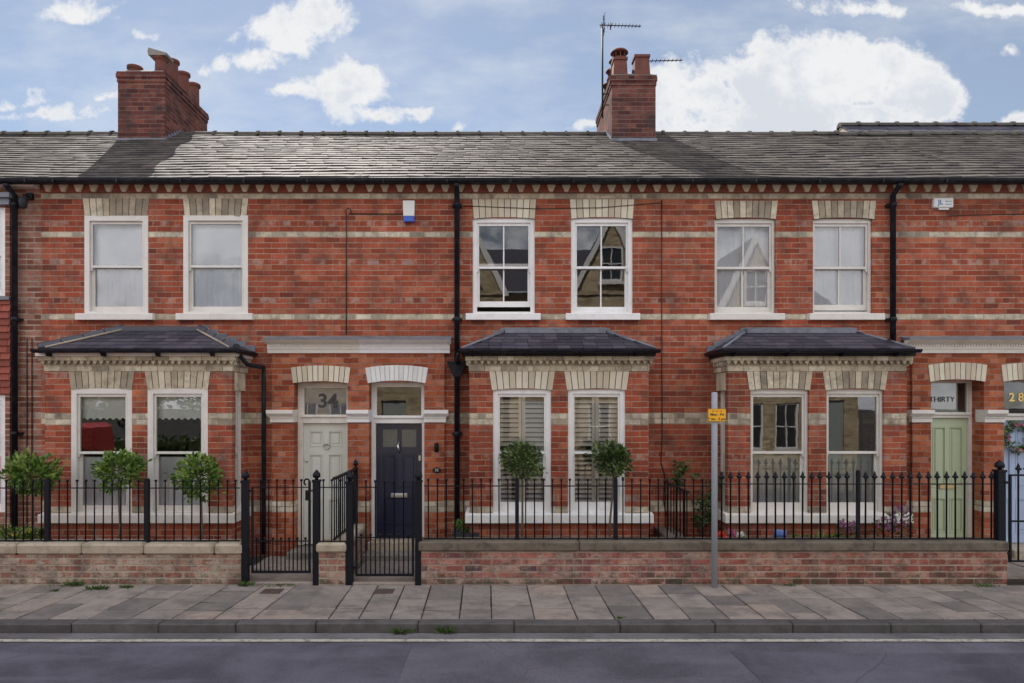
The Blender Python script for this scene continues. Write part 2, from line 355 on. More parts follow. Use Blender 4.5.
M_BARK = plain('bark', (.12, .095, .07), .9, .25, 25, .4)
M_POT = plain('dark_pot', (.035, .037, .045), .5, .2, 8, .1)
M_BLUEPOT = plain('blue_glazed_pot', (.06, .12, .34), .25, .1, 8, .05)
M_SOIL = plain('soil', (.035, .026, .02), .95, .3, 20, .6, bdist=.02)
M_LEAF = tinted('bay_leaf', [(0, (.02, .05, .008)), (.4, (.07, .14, .018)), (.75, (.14, .235, .035)), (1, (.25, .34, .07))], rough=.5, bmp=0, var=.1)
M_LEAFDARK = tinted('dark_box_leaf', [(0, (.016, .032, .008)), (.5, (.05, .085, .02)), (1, (.13, .18, .05))], rough=.45, bmp=0, var=.1)
M_GRASS = tinted('weed_leaf', [(0, (.03, .06, .012)), (1, (.10, .17, .04))], rough=.6, bmp=0, var=.1)
M_PETALY = tinted('yellow_petal', [(0, (.7, .45, .02)), (1, (.8, .6, .05))], rough=.6, bmp=0)
M_PETALR = tinted('red_petal', [(0, (.6, .03, .03)), (1, (.8, .08, .06))], rough=.6, bmp=0)
M_PETALP = tinted('pink_petal', [(0, (.5, .08, .22)), (1, (.75, .25, .42))], rough=.6, bmp=0)
M_PETALW = tinted('white_petal', [(0, (.7, .7, .68)), (1, (.85, .85, .84))], rough=.6, bmp=0)
M_PETALV = tinted('mauve_petal', [(0, (.22, .06, .17)), (1, (.42, .20, .34))], rough=.6, bmp=0)
M_SLATE = tinted('roof_slate', [(0, (.058, .051, .051)), (.5, (.082, .071, .067)), (.85, (.106, .092, .084)), (1, (.14, .122, .108))], rough=.78, var=.6, scale=9, bmp=.5, bdist=.012, stain=(.15, .135, .115), stainamt=.5, stainscale=1.4, spec=.09)
M_SLATEDARK = tinted('blue_slate', [(0, (.030, .028, .042)), (.5, (.048, .044, .063)), (1, (.082, .070, .094))], rough=.55, var=.2, scale=7, bmp=.3, bdist=.006, spec=.4)
M_RIDGE = tinted('ridge_tile', [(0, (.055, .048, .045)), (1, (.10, .086, .076))], rough=.9, var=.4, scale=8, bmp=.5, stain=(.14, .125, .095), stainamt=.5)
M_BLUETILE = plain('blue_ridge_tile', (.055, .056, .075), .4, .2, 6, .1)
M_HUNGTILE = tinted('red_hung_tile', [(0, (.17, .04, .03)), (1, (.33, .085, .055))], rough=.8, bmp=.3)
M_FLAG = tinted('york_stone_flag', [(0, (.175, .152, .14)), (.35, (.255, .218, .196)), (.75, (.30, .257, .226)), (1, (.335, .262, .222))], rough=.85, var=.45, scale=5, bmp=.45, bdist=.008, stain=(.11, .10, .098), stainamt=.55, stainscale=2.4)
M_KERB = tinted('kerb_stone', [(0, (.085, .078, .08)), (1, (.125, .115, .115))], rough=.85, var=.5, scale=6, bmp=.5, bdist=.008, stain=(.055, .05, .048), stainamt=.6)
M_JOINTDIRT = plain('joint_dirt', (.035, .032, .027), .95, .3, 12, .4)
M_LINE = plain('faded_line_paint', (.50, .46, .38), .8, .12, 20, .2, dirt=(.12, .115, .115), dirtamt=.75)
M_COVER = plain('cast_iron_cover', (.095, .065, .055), .6, .25, 16, .3)
def asphalt(name, base, seed, grain=1.0):
    m, b, p, pos = mat_base(name)
    off = new(b.nt, 'ShaderNodeVectorMath', operation='ADD'); b.put(off.inputs[0], pos); off.inputs[1].default_value = (seed, seed*2, 0); pos = off.outputs[0]
    n1 = b.noise(pos, .9, 7, .65, .3); n2 = b.noise(pos, 40, 6, .95); n3 = b.noise(b.scale(pos, (.35, 2.2, 1)), 1.3, 6, .6)
    c = b.mix(b.sstep(n1, .35, .65), tuple(k*.70 for k in base), tuple(k*1.25 for k in base))
    c = b.mix(1.0, c, b.m('ADD', 1-1.35*grain, b.m('MULTIPLY', n2, 2.7*grain)), 'MULTIPLY')
    c = b.mix(b.m('MULTIPLY', b.sstep(n3, .50, .66), .45), c, tuple(k*1.5 for k in base))
    vo = new(b.nt, 'ShaderNodeTexVoronoi', feature='DISTANCE_TO_EDGE'); b.put(vo.inputs['Vector'], b.mix(.12, pos, new(b.nt, 'ShaderNodeTexNoise').outputs[1])); vo.inputs['Scale'].default_value = .55
    crack = b.m('MULTIPLY', b.m('LESS_THAN', vo.outputs[0], .0028), b.sstep(n1, .5, .56))
    c = b.mix(b.m('MULTIPLY', crack, .3), c, (.015, .014, .014))
    b.put(p.inputs['Base Color'], c); p.inputs['Roughness'].default_value = .82; p.inputs['Specular IOR Level'].default_value = .35
    bump(b, p, b.m('ADD', n2, b.m('MULTIPLY', crack, -1.5)), .5, .008); return m
M_ROAD = asphalt('asphalt', (.116, .108, .132), 0)
M_PATCH = asphalt('asphalt_patch', (.104, .098, .124), 13, .6)
M_CHANNEL = asphalt('gutter_channel', (.155, .142, .152), 5, .6)
def glass(name, refl=.065, tint=(.985, .99, .99)):
    m = bpy.data.materials.new(name); m.use_nodes = True; nt = m.node_tree; nt.nodes.clear(); b = NT(nt)
    pos = new(nt, 'ShaderNodeNewGeometry').outputs['Position']
    fr = new(nt, 'ShaderNodeFresnel'); fr.inputs[0].default_value = 1.5
    bp = new(nt, 'ShaderNodeBump'); bp.inputs['Strength'].default_value = .03; bp.inputs['Distance'].default_value = .02
    b.put(bp.inputs['Height'], b.noise(pos, 2.2, 2))
    tr = new(nt, 'ShaderNodeBsdfTransparent'); tr.inputs[0].default_value = c4(tint)
    gl = new(nt, 'ShaderNodeBsdfGlossy'); gl.inputs['Roughness'].default_value = .0; gl.inputs[0].default_value = (1, 1, 1, 1); nt.links.new(bp.outputs[0], gl.inputs['Normal'])
    mx = new(nt, 'ShaderNodeMixShader'); b.put(mx.inputs[0], b.m('ADD', fr.outputs[0], refl, clamp=True)); nt.links.new(tr.outputs[0], mx.inputs[1]); nt.links.new(gl.outputs[0], mx.inputs[2])
    o = new(nt, 'ShaderNodeOutputMaterial'); nt.links.new(mx.outputs[0], o.inputs[0]); return m
M_GLASS = glass('window_glass')
def netcurtain():
    m = bpy.data.materials.new('net_curtain'); m.use_nodes = True; nt = m.node_tree; nt.nodes.clear()
    d = new(nt, 'ShaderNodeBsdfDiffuse'); d.inputs[0].default_value = (.86, .89, .96, 1)
    t = new(nt, 'ShaderNodeBsdfTransparent'); mx = new(nt, 'ShaderNodeMixShader'); mx.inputs[0].default_value = .9
    nt.links.new(t.outputs[0], mx.inputs[1]); nt.links.new(d.outputs[0], mx.inputs[2])
    o = new(nt, 'ShaderNodeOutputMaterial'); nt.links.new(mx.outputs[0], o.inputs[0]); return m
M_NET = netcurtain()
# ------------------------------------------------------------------ ground, road, pavement
KY = -3.18                                     # kerb face
ROADZ = -.10
g = MB(); g.face([(-400, -400, -.40), (400, -400, -.40), (400, 400, -.40), (-400, 400, -.40)])
obj('ground', g, M_JOINTDIRT, kind='structure')
g = MB(); g.box(-60, 60, -9.25, KY-.02, -.35, ROADZ); obj('road', g, M_ROAD, kind='structure')
def patch(name, pts, dz, mat):
    p = MB(); p.face([(x, y, ROADZ+dz) for x, y in pts]); return obj(name, p, mat, kind='structure')
patch('road_patch', [(-9, -4.05), (-4.9, -3.60), (-2.3, -3.56), (-.86, -3.52), (-.89, -5.2), (-1.0, -7.5), (-9, -7.5)], .004, M_PATCH)
patch('road_patch', [(2.30, -3.72), (3.6, -3.78), (9.2, -3.7), (9.3, -5.1), (2.38, -6.3)], .004, M_PATCH)
patch('road_gutter', [(-60, KY-.022), (60, KY-.022), (60, KY-.20), (-60, KY-.20)], .006, M_CHANNEL)
ln = MB()
xx = -14.0
while xx < 14:                                  # worn edge line, slightly uneven
    w = rng.uniform(.6, 1.4); a = rng.uniform(-.006, .006)
    ln.face([(xx, KY-.285+a, ROADZ+.009), (xx+w, KY-.285+a, ROADZ+.009), (xx+w, KY-.21+a+rng.uniform(-.004, .004), ROADZ+.009), (xx, KY-.21+a, ROADZ+.009)]); xx += w
obj('road_marking', ln, M_LINE, kind='structure')
# drain grate by the left edge of the road
dr = MB(); gx, gy = -6.55, -4.1
dr.box(gx-.32, gx+.32, gy-.24, gy+.24, ROADZ-.02, ROADZ+.012)
for i in range(7):
    for j in range(5): dr.box(gx-.27+i*.08, gx-.22+i*.08, gy-.19+j*.08, gy-.14+j*.08, ROADZ+.012, ROADZ+.022)
dr_o = obj('drain_cover', dr, M_COVER, None, (gx, gy, ROADZ), 'square iron drain cover with raised studs set in the road', 'drain cover')
# paving flags
pv = MB(); pv.box(-60, 60, KY+.15, -1.5, -.3, -.02)
obj('pavement_bed', pv, M_JOINTDIRT, kind='structure')
pv = MB(); x = -16.0; lean = 0
r2 = random.Random(11)
while x < 16:
    w = r2.uniform(.33, .47); y = KY+.155
    ys = [y]; first = r2.uniform(.18, .6)
    y += first; ys.append(y)
    while y < -1.66-.2: y += r2.uniform(.32, .62); ys.append(min(y, -1.655))
    ys[-1] = -1.655
    sk = (0.10 if x < -2.5 else (-.03 if x < 3 else -.10))*.6
    for a, b_ in zip(ys[:-1], ys[1:]):
        if b_-a < .06: continue
        ga = r2.uniform(.005, .010); t = r2.random(); z = [r2.uniform(-.004, .004) for _ in range(4)]
        e = .008
        def px_(u, v): return (x+ga+u*(w-2*ga)+sk*((a+v*(b_-a))-KY), a+ga*1.7+v*(b_-a-3.4*ga))
        c = [px_(0, 0), px_(1, 0), px_(1, 1), px_(0, 1)]; eu, ev = e/w, e/(b_-a); ci = [px_(eu, ev), px_(1-eu, ev), px_(1-eu, 1-ev), px_(eu, 1-ev)]
        vs = [(p[0], p[1], -.02) for p in c]+[(p[0], p[1], z[i]-.005) for i, p in enumerate(c)]+[(p[0], p[1], z[i]) for i, p in enumerate(ci)]
        fs = [(8, 9, 10, 11)]+[(i, (i+1) % 4, 4+(i+1) % 4, 4+i) for i in range(4)]+[(4+i, 4+(i+1) % 4, 8+(i+1) % 4, 8+i) for i in range(4)]
        pv.mesh(vs, fs, t)
    x += w
obj('pavement', pv, M_FLAG, kind='structure')
kb = MB(); x = -16.0
while x < 16:
    w = r2.uniform(.80, 1.25); dz = r2.uniform(-.006, .006); dy = r2.uniform(-.008, .008)
    kb.bbox(x+.003, x+w-.003, KY+dy, KY+.148, -.34, dz, .014, r2.random()); x += w
obj('kerb', kb, M_KERB, kind='structure')
pv = MB(); pv.box(-60, 60, -12.5, -9.25, -.35, .0); obj('opposite_pavement', pv, M_FLAG, kind='structure')
gd = MB(); gd.box(-13, 13, -1.5, -.02, -.3, -.005); obj('front_garden_ground', gd, M_SOIL, kind='structure')
pt = MB()
for (xa, xb, ya, yb) in [(-3.5, -2.36, -1.63, -1.15), (-3.5, -2.36, -1.15, -.6), (-3.5, -2.36, -.6, -.08), (-1.96, -1.02, -1.63, -1.1), (-1.96, -1.02, -1.1, -.5), (-1.96, -1.02, -.5, -.08),
                         (6.2, 7.5, -1.35, -.7), (6.2, 7.5, -.7, -.08), (7.55, 9.0, -1.63, -.9), (7.55, 9.0, -.9, -.08), (-6.9, -3.5, -1.3, -.65)]:
    pt.bbox(xa+.004, xb-.004, ya+.004, yb-.004, -.1, .022+rng.uniform(-.003, .003), .008, rng.random())
obj('garden_path', pt, M_FLAG, kind='structure')
for (px, lab) in [(272, 'small rusty iron cover set in the flags before the pale gate'), (384, 'small rusty iron cover set in the flags before the navy door gate')]:
    y = -1.95; x = (px-VX)/sc(y); c = MB(); c.box(x-.12, x+.12, y-.10, y+.10, -.02, .007)
    for i in range(5): c.box(x-.10+i*.043, x-.075+i*.043, y-.08, y+.08, .007, .010)
    obj('utility_cover', c, M_COVER, None, (x, y, 0), lab, 'utility cover', 'iron covers in the pavement')

# ------------------------------------------------------------------ house components
def arch_lintel(name, parent, xb0, xb1, zs, rise, h, y, mat, splay=.05, n=11, flat=False, depth=.1, back=True, jit=1.0, proud=.004):
    """voussoirs over an opening: zs springing height, rise of the soffit, h height at the crown"""
    mb = MB(); xc = (xb0+xb1)/2; hw = (xb1-xb0)/2
    def low(t): return (xc+t*hw, zs+rise*(1-t*t))
    def top(t): return (xc+t*(hw+splay), (zs+rise+h) if flat else (zs+h+rise*(1-t*t)))
    gap = .0055/hw
    if back:
        N = 12
        pass
    for i in range(n):
        a, b_ = -1+2*i/n+gap, -1+2*(i+1)/n-gap
        pts = [low(a), low((a+b_)/2), low(b_), top(b_), top((a+b_)/2), top(a)]
        yy = y-proud-rng.uniform(0, .003)
        mb.prism(pts, 'y', yy, y+depth, min(1, max(0, .5+jit*(rng.random()-.5)*1.5)))
    o = obj(name, mb, mat, parent)
    bk = MB(); N = 10; yb = y+.001
    pts = [low(-1+2*i/N) for i in range(N+1)]+[top(1-2*i/N) for i in range(N+1)]
    bk.prism([(p[0], p[1]) for p in pts], 'y', y-.0005, y+depth-.004)
    me = o.data                                   # mortar core joined as a second material of the same lintel
    k0 = len(me.vertices)
    mbj = MB(); mbj.v = mb.v+bk.v; mbj.f = mb.f+[tuple(i+len(mb.v) for i in f) for f in bk.f]; mbj.t = mb.t+bk.t; mbj.sm = mb.sm+bk.sm
    nm = len(mb.f); nme = bpy.data.meshes.new(name); og = ORG[parent.name]
    nme.from_pydata([(p[0]-og.x, p[1]-og.y, p[2]-og.z) for p in mbj.v], [], mbj.f)
    at = nme.attributes.new('tint', 'FLOAT', 'FACE'); at.data.foreach_set('value', mbj.t)
    nme.materials.append(mat); nme.materials.append(M_WHITEJOINT if mat is M_WHITEBRICK else M_JOINT)
    nme.polygons.foreach_set('material_index', [0]*nm+[1]*(len(mbj.f)-nm)); nme.update(); o.data = nme
    return o

def rect_frame(mb, x0, x1, z0, z1, y0, y1, l, r, b_, t):
    mb.box(x0, x0+l, y0, y1, z0, z1); mb.box(x1-r, x1, y0, y1, z0, z1)
    if b_: mb.box(x0+l, x1-r, y0, y1, z0, z0+b_)
    if t: mb.box(x0+l, x1-r, y0, y1, z1-t, z1)
def folds(mb, x0, x1, z0, z1, y, amp=.018, n=60, freq=9):
    ph = rng.uniform(0, 6); last = None
    for i in range(n+1):
        t = i/n; xx = x0+t*(x1-x0); yy = y+amp*(math.sin(t*freq*6.28+ph+1.3*math.sin(t*9+ph))+.4*math.sin(t*freq*15+ph))
        cur = ((xx, yy, z0), (xx, yy*.6+y*.4, z1))
        if last: mb.face([last[0], cur[0], cur[1], last[1]], smooth=True)
        last = cur
def sash_window(house, x0, x1, zc, z0, yw, paint, glaze=False, gap=0.0, fill=(), rise=.025, rec=.05, mid=.5, horns=True, group=None, bottom=.085, side=None, J=.062):
    """box sash in an opening of a wall whose face is at yw; returns the window part"""
    yf = yw+rec
    def piece(m):            # side windows of a bay run along y instead of x
        if side is None: return m
        xs, d = side
        m.v = [(xs+(p[1]-yw)*d, p[0], p[2]) for p in m.v]; return m
    fr = MB()
    rect_frame(fr, x0-.015, x1+.015, z0, zc, yf, yf+.15, J+.015, J+.015, .03, .055+rise)
    fr.box(x0+J, x0+J+.014, yf-.004, yf+.02, z0+.03, zc-.055-rise); fr.box(x1-J-.014, x1-J, yf-.004, yf+.02, z0+.03, zc-.055-rise)
    w = obj('window', piece(fr), paint, house)
    zm = z0+.03+(zc-.055-rise-z0-.03)*mid; xa, xb = x0+J+.002, x1-J-.002; zt = zc-.055-rise
    up = MB(); rect_frame(up, xa, xb, zm-.018, zt, yf+.028, yf+.068, .042, .042, .036, .045)
    if glaze: up.box((xa+xb)/2-.010, (xa+xb)/2+.010, yf+.034, yf+.062, zm+.018, zt-.045)
    if horns:
        for xh in (xa, xb-.04): up.prism([(xh, zm-.018), (xh+.04, zm-.018), (xh+.034, zm-.05), (xh+.022, zm-.075), (xh+.008, zm-.06)], 'y', yf+.030, yf+.066)
    obj('upper_sash', piece(up), paint, w)
    lo = MB(); zl = z0+.03+gap
    rect_frame(lo, xa, xb, zl, zm+.018+gap*0.6, yf+.072, yf+.112, .052, .052, bottom, .036)
    if glaze: lo.box((xa+xb)/2-.010, (xa+xb)/2+.010, yf+.078, yf+.106, zl+bottom, zm-.018)
    obj('lower_sash', piece(lo), paint, w)
    for (za, zb, yy) in ((zm+.018, zt-.045, yf+.048), (zl+bottom, zm-.018+gap*.6, yf+.092)):
        p = MB(); p.face([(xa+.042, yy, za), (xb-.042, yy, za), (xb-.042, yy, zb), (xa+.042, yy, zb)]); obj('pane', piece(p), M_GLASS, w)
    yi = yf+.132
    for f in fill:
        k = f[0]; m = MB(); m2 = None
        if k == 'blind':
            zb = zt-f[1]*(zt-z0); m.box(x0, x1, yi, yi+.006, zb, zt+.03); m.box(x0, x1, yi-.008, yi+.012, zb-.02, zb); obj('blind', piece(m), f[2], w)
        elif k == 'lace':
            zb = zt-f[1]*(zt-z0); m.box(x0, x1, yi, yi+.005, zb, zt+.03)
            n = 9
            for i in range(n):
                a = x0+(x1-x0)*i/n; m.prism([(a, zb), (a+(x1-x0)/n, zb), (a+(x1-x0)/n/2, zb-.035)], 'y', yi, yi+.005)
            obj('blind', piece(m), f[2], w)
        elif k == 'net':
            folds(m, x0-.01, x1+.01, z0+f[1]*(zt-z0), z0+f[2]*(zt-z0), yi-.002, .008); obj('net_curtain', piece(m), M_NET, w)
        elif k == 'film':
            m.box(x0, x1, yi, yi+.008, z0, zm); obj('privacy_screen', piece(m), M_FROST, w)
        elif k == 'shutter':
            xm = (x0+x1)/2
            for (a, b_) in ((x0+.03, xm-.004), (xm+.004, x1-.03)):
                s_ = MB(); rect_frame(s_, a, b_, z0+.02, zt+.02, yi, yi+.03, .05, .042, .12, .05); s_.box(a+.05, b_-.042, yi, yi+.03, zm-.03, zm+.03)
                z = z0+.16
                while z < zt-.05:
                    if abs(z-zm) > .05:
                        tl = .021 if z > zm else .010
                        s_.mesh([(a+.05, yi-.012, z-tl), (b_-.042, yi-.012, z-tl), (b_-.042, yi+.042, z+tl), (a+.05, yi+.042, z+tl), (a+.05, yi-.012, z-tl+.010), (b_-.042, yi-.012, z-tl+.010), (b_-.042, yi+.042, z+tl+.010), (a+.05, yi+.042, z+tl+.010)],
                                [(0, 1, 2, 3), (4, 5, 6, 7), (0, 1, 5, 4), (2, 3, 7, 6)])
                    z += .070
                obj('shutter', s_, M_SHUTTER, w)
        elif k == 'vent':
            m.bbox(xa+.06, xb-.06, yf-.014, yf+.03, zt-.005, zt+.022, .004); obj('vent', m, M_OFFWHITE, w)
    return w
def sill(house, x0, x1, z0, z1, yw, paint, proj=.06):
    m = MB(); m.prism([(yw-proj, z0), (yw-proj, z1-.008), (yw-proj+.006, z1-.002), (yw+.06, z1+.008), (yw+.06, z0)], 'x', x0, x1)
    return obj('sill', m, paint, house)

def slates(mb, M, L, Rr, v0, v1, cw, ch, r, lift=.010, jit=.005):
    """courses of separate slates; M(u, v, n) -> point; L(v), Rr(v) bound each course"""
    v = v0; j = 0
    while v < v1-1e-4:
        vt = min(v+ch, v1); a0 = min(L(v), L(vt)); a1 = max(Rr(v), Rr(vt)); u = a0-(cw*.5 if j % 2 else 0)-r.uniform(0, .05)
        wob = r.uniform(-.002, .002)
        while u < a1:
            w = cw*r.uniform(.92, 1.08); g_ = .003
            c = [(max(u+g_, L(v)), v), (min(u+w-g_, Rr(v)), v), (min(u+w-g_, Rr(vt)), vt), (max(u+g_, L(vt)), vt)]
            if c[1][0]-c[0][0] > .004 or c[2][0]-c[3][0] > .004:
                c = [(min(c[0][0], c[1][0]), v), (max(c[0][0], c[1][0]), v), (max(c[3][0], c[2][0]), vt), (min(c[3][0], c[2][0]), vt)]
                h0, h1 = lift+r.uniform(0, jit)+wob, lift+r.uniform(0, jit)+wob; t = r.random(); dv = r.uniform(-.006, .006)
                ov = .012
                P = [M(c[0][0], c[0][1]-.004+dv, h0), M(c[1][0], c[1][1]-.004+dv, h1), M(c[2][0], c[2][1]+ov, .002), M(c[3][0], c[3][1]+ov, .002)]
                B = [M(c[0][0], c[0][1]-.004+dv, -.004), M(c[1][0], c[1][1]-.004+dv, -.004)]
                mb.face(P, t); mb.face([B[0], B[1], P[1], P[0]], t); mb.face([B[0], P[0], P[3]], t); mb.face([B[1], P[2], P[1]], t)
            u += w
        v = vt; j += 1

EAVE_Y, EAVE_Z, PITCH, RIDGE_Y = -.22, 5.72, .60, 3.33
RIDGE_Z = EAVE_Z+PITCH*(RIDGE_Y-EAVE_Y)
SL = math.hypot(1, PITCH)
def main_roof(house, x0, x1, seed):
    r = random.Random(seed)
    ny, nz = -PITCH/SL, 1/SL
    waves = [(1.3, .62, .010), (4.1, 1.1, .007), (2.2, 1.55, .005)]
    def M(u, v, n):
        sag = sum(a*math.sin(u*f+p+v*1.1) for p, f, a in waves); n = n+sag
        return (u, EAVE_Y+v/SL+n*ny, EAVE_Z+v*PITCH/SL+n*nz)
    mb = MB(); ln = (RIDGE_Y-EAVE_Y)*SL
    slates(mb, M, lambda v: x0, lambda v: x1, 0, ln, .28, .195, r, .014, .012)
    # underlay and rear slope close the roof
    mb.face([M(x0, .02, -.03), M(x1, .02, -.03), M(x1, ln, -.03), M(x0, ln, -.03)], .1)
    mb.face([(x0, RIDGE_Y, RIDGE_Z), (x1, RIDGE_Y, RIDGE_Z), (x1, 7.0, EAVE_Z-.1), (x0, 7.0, EAVE_Z-.1)], .4)
    rf = obj('roof', mb, M_SLATE, house)
    rt = MB(); x = x0
    while x < x1-.02:
        w = min(.44, x1-x); n = 8; dz = r.uniform(-.006, .006)
        for (a, b_, rad) in ((x, x+w-.05, .095), (x+w-.05, x+w, .116)):
            pr = [(RIDGE_Y+rad*1.15*math.cos(math.pi*k/n), RIDGE_Z-.045+dz+rad*math.sin(math.pi*k/n)) for k in range(n+1)]
            rt.prism(pr, 'x', a+.002, b_-.001, r.random())
        x += w
    obj('ridge_tiles', rt, M_RIDGE, rf)
    return rf
def gutter(house, x0, x1):
    m = MB(); n = 8
    pr = [(-.275+.052*math.cos(math.pi+math.pi*k/n), EAVE_Z-.004+.052*math.sin(math.pi+math.pi*k/n)) for k in range(n+1)]
    m.prism(pr, 'x', x0, x1); m.box(x0, x1, -.332, -.325, EAVE_Z-.008, EAVE_Z+.004)
    m.box(x0, x1, -.222, -.16, EAVE_Z-.045, EAVE_Z-.01)
    x = x0+.4
    while x < x1: m.box(x-.012, x+.012, -.334, -.22, EAVE_Z-.062, EAVE_Z-.004); x += .95
    return obj('gutter', m, M_PIPE, house)
def corbels(house, x0, x1, dark=False):
    zt, zb = Z(186.2), Z(193.0)
    m = MB(); m.box(x0, x1, -.03, .1, zb, zt+.06, .6); rc = random.Random(int(x0*100))
    w = obj('corbel_course', m, M_REDSOLID, house)
    c = MB(); x = x0+.08
    while x < x1-.1:
        t = rc.random()*.8+.05
        c.prism([(x, zt+.015), (x+.13, zt+.015), (x+.125, zt-.02), (x+.09, zb+.004), (x+.04, zb+.004), (x+.005, zt-.02)], 'y', -.066, -.03, .3+t*.8); x += .232
    c.box(x0, x1, -.075, -.03, zt+.016, zt+.055, .25)
    obj('corbel', c, M_CREAMCLEAN, w)
def downpipe(house, x, ztop, zbot, y=-.09, r=.042, offset=True, hopper=None, name='downpipe'):
    m = MB()
    pts = [(x, -.28, ztop), (x, -.26, ztop-.03), (x, y, ztop-.13), (x, y, zbot)] if offset else [(x, y, ztop), (x, y, zbot)]
    m.tube(pts, r, 12)
    z = ztop-.3
    while z > zbot+.2:
        m.lathe(x, y, z, [(r, 0), (r+.012, .004), (r+.012, .06), (r, .065)], 12); m.box(x-r-.035, x+r+.035, y+.02, -.002, z+.01, z+.05); z -= 1.75
    d = obj(name, m, M_PIPE, house)
    if hopper:
        h = MB(); hz = hopper
        h.prism([(x-.13, hz+.12), (x+.13, hz+.12), (x+.13, hz+.05), (x+.075, hz-.06), (x+.05, hz-.11), (x-.05, hz-.11), (x-.075, hz-.06), (x-.13, hz+.05)], 'y', -.20, -.01)
        h.box(x-.145, x+.145, -.215, -.008, hz+.09, hz+.125)
        obj('hopper', h, M_PIPE, d)
    return d

def bay(house, xl, xr, wins, tops, sidefills, fills, paint, glaze, wallmat, eave, tile, sash_kw, lint):
    """square bay: wall, cornice, sill, hipped slate roof, two front windows, a window in each side"""
    yb = -.6
    zc, zb = Z(388.2, yb), Z(514, yb)
    w = MB()
    ops = [(X(a, yb), X(b_, yb), zb, zc-.012) for a, b_ in wins]
    w.wall(lambda u, z, d: (u, yb+d, z), xl, xr, -.1, 3.06, ops, .22)
    sy0, sy1 = -.47, -.13
    for xs, d in ((xl, 1), (xr, -1)):
        w.wall(lambda u, z, dd, xs=xs, d=d: (xs+dd*d, u, z), yb, 0.0, -.1, 3.06, [(sy0, sy1, zb, zc-.012)], .18)
    B = obj('bay', w, wallmat, house)
    # cornice: plain course, dentils, plain course, on front and both sides
    c = MB()
    def ring(p, z0, z1, t=None):
        x = xl-p
        while x < xr+p-.02:
            ww = min(.236, xr+p-x); c.box(x+.003, x+ww-.003, yb-p, yb+.03, z0, z1, rng.random() if t is None else t); x += ww
        for xs, s_ in ((xl, -1), (xr, 1)):
            y = yb+.032
            while y < -.01:
                ww = min(.236, -.004-y); c.box(min(xs+s_*p, xs-s_*.03), max(xs+s_*p, xs-s_*.03), y+.003, y+ww-.003, z0, z1, rng.random()); y += ww
    z1 = Z(371.2, yb)
    ring(.012, z1, z1+.072); ring(.02, z1+.075, z1+.092, .2)
    x = xl-.03
    while x < xr+.02:
        c.prism([(x, z1+.150), (x+.056, z1+.150), (x+.048, z1+.118), (x+.028, z1+.094), (x+.008, z1+.118)], 'y', yb-.05, yb-.0, rng.uniform(.0, .75)); x += .094
    c.box(xl-.004, xr+.004, yb-.004, yb+.02, z1+.092, z1+.15, .05)
    for xs, s_ in ((xl, -1), (xr, 1)):
        y = yb+.01
        while y < -.06:
            c.box(min(xs+s_*.05, xs), max(xs+s_*.05, xs), y, y+.05, z1+.094, z1+.150, rng.random()); y += .094
    ring(.062, z1+.152, z1+.212)
    obj('cornice', c, M_CREAM, B)
    f = MB(); f.box(xl-.085, xr+.085, yb-.085, -.004, z1+.213, z1+.262); obj('fascia', f, M_CREAMPAINT if tile else M_PIPE, B)
    # sill
    s = MB(); zs0, zs1 = Z(522.3, yb), Z(512.5, yb)
    s.prism([(yb-.07, zs0), (yb-.07, zs1-.03), (yb-.062, zs1-.022), (yb+.06, zs1), (yb+.06, zs0)], 'x', xl-.06, xr+.06)
    for xs, s_ in ((xl, -1), (xr, 1)): s.box(min(xs+s_*.06, xs-s_*.05), max(xs+s_*.06, xs-s_*.05), yb+.062, -.004, zs0, zs1-.012)
    obj('sill', s, paint, B)
    # roof
    ex0, ex1, ey, ez, tz = eave[0], eave[1], -.75, 3.135, (3.50 if tile else 3.465)
    t0, t1 = tops; run = -ey; slf = math.hypot(run, tz-ez); ny, nz = -(tz-ez)/slf, run/slf
    rr = random.Random(int(xl*100)); r = MB()
    slates(r, lambda u, v, n: (u, ey+v*run/slf+n*ny, ez+v*(tz-ez)/slf+n*nz), lambda v: ex0+(t0-ex0)*v/slf, lambda v: ex1+(t1-ex1)*v/slf, 0, slf, .20, .14, rr, .009, .004)
    for (ea, ta, s_) in ((ex0, t0, 1), (ex1, t1, -1)):
        hr = abs(ta-ea); sf = math.hypot(hr, tz-ez); nx, nzz = -(tz-ez)/sf*s_, hr/sf
        slates(r, lambda u, v, n, ea=ea, s_=s_, hr=hr, sf=sf, nx=nx, nzz=nzz: (ea+s_*v*hr/sf+n*nx, u, ez+v*(tz-ez)/sf+n*nzz), lambda v, sf=sf: ey+run*v/sf, lambda v: -.004, 0, sf, .20, .14, rr, .009, .004)
    rf = obj('bay_roof', r, M_SLATEDARK, B)
    fl = MB()
    for (ea, ta) in ((ex0, t0), (ex1, t1)):
        P0 = Vector((ea, ey, ez+.012)); P1 = Vector((ta, -.01, tz+.012))
        if tile:
            N = 4
            for i in range(N):
                a, b_ = P0.lerp(P1, i/N+.004), P0.lerp(P1, (i+1)/N-.004)
                fl.tube([a+Vector((0, 0, .004)), b_], [.062, .058], 8, smooth=False)
        else: fl.tube([P0, P1], .02, 6)
    if not tile or True:
        fl.box(t0-.03, t1+.03, -.10, -.003, tz-.035, tz+.03)
        fl.box(t0-.03, t1+.03, -.016, -.002, tz+.03, tz+(.031 if tile else .06))
    obj('hip_ridge' if tile else 'lead_hip', fl, M_BLUETILE if tile else M_LEAD, B)
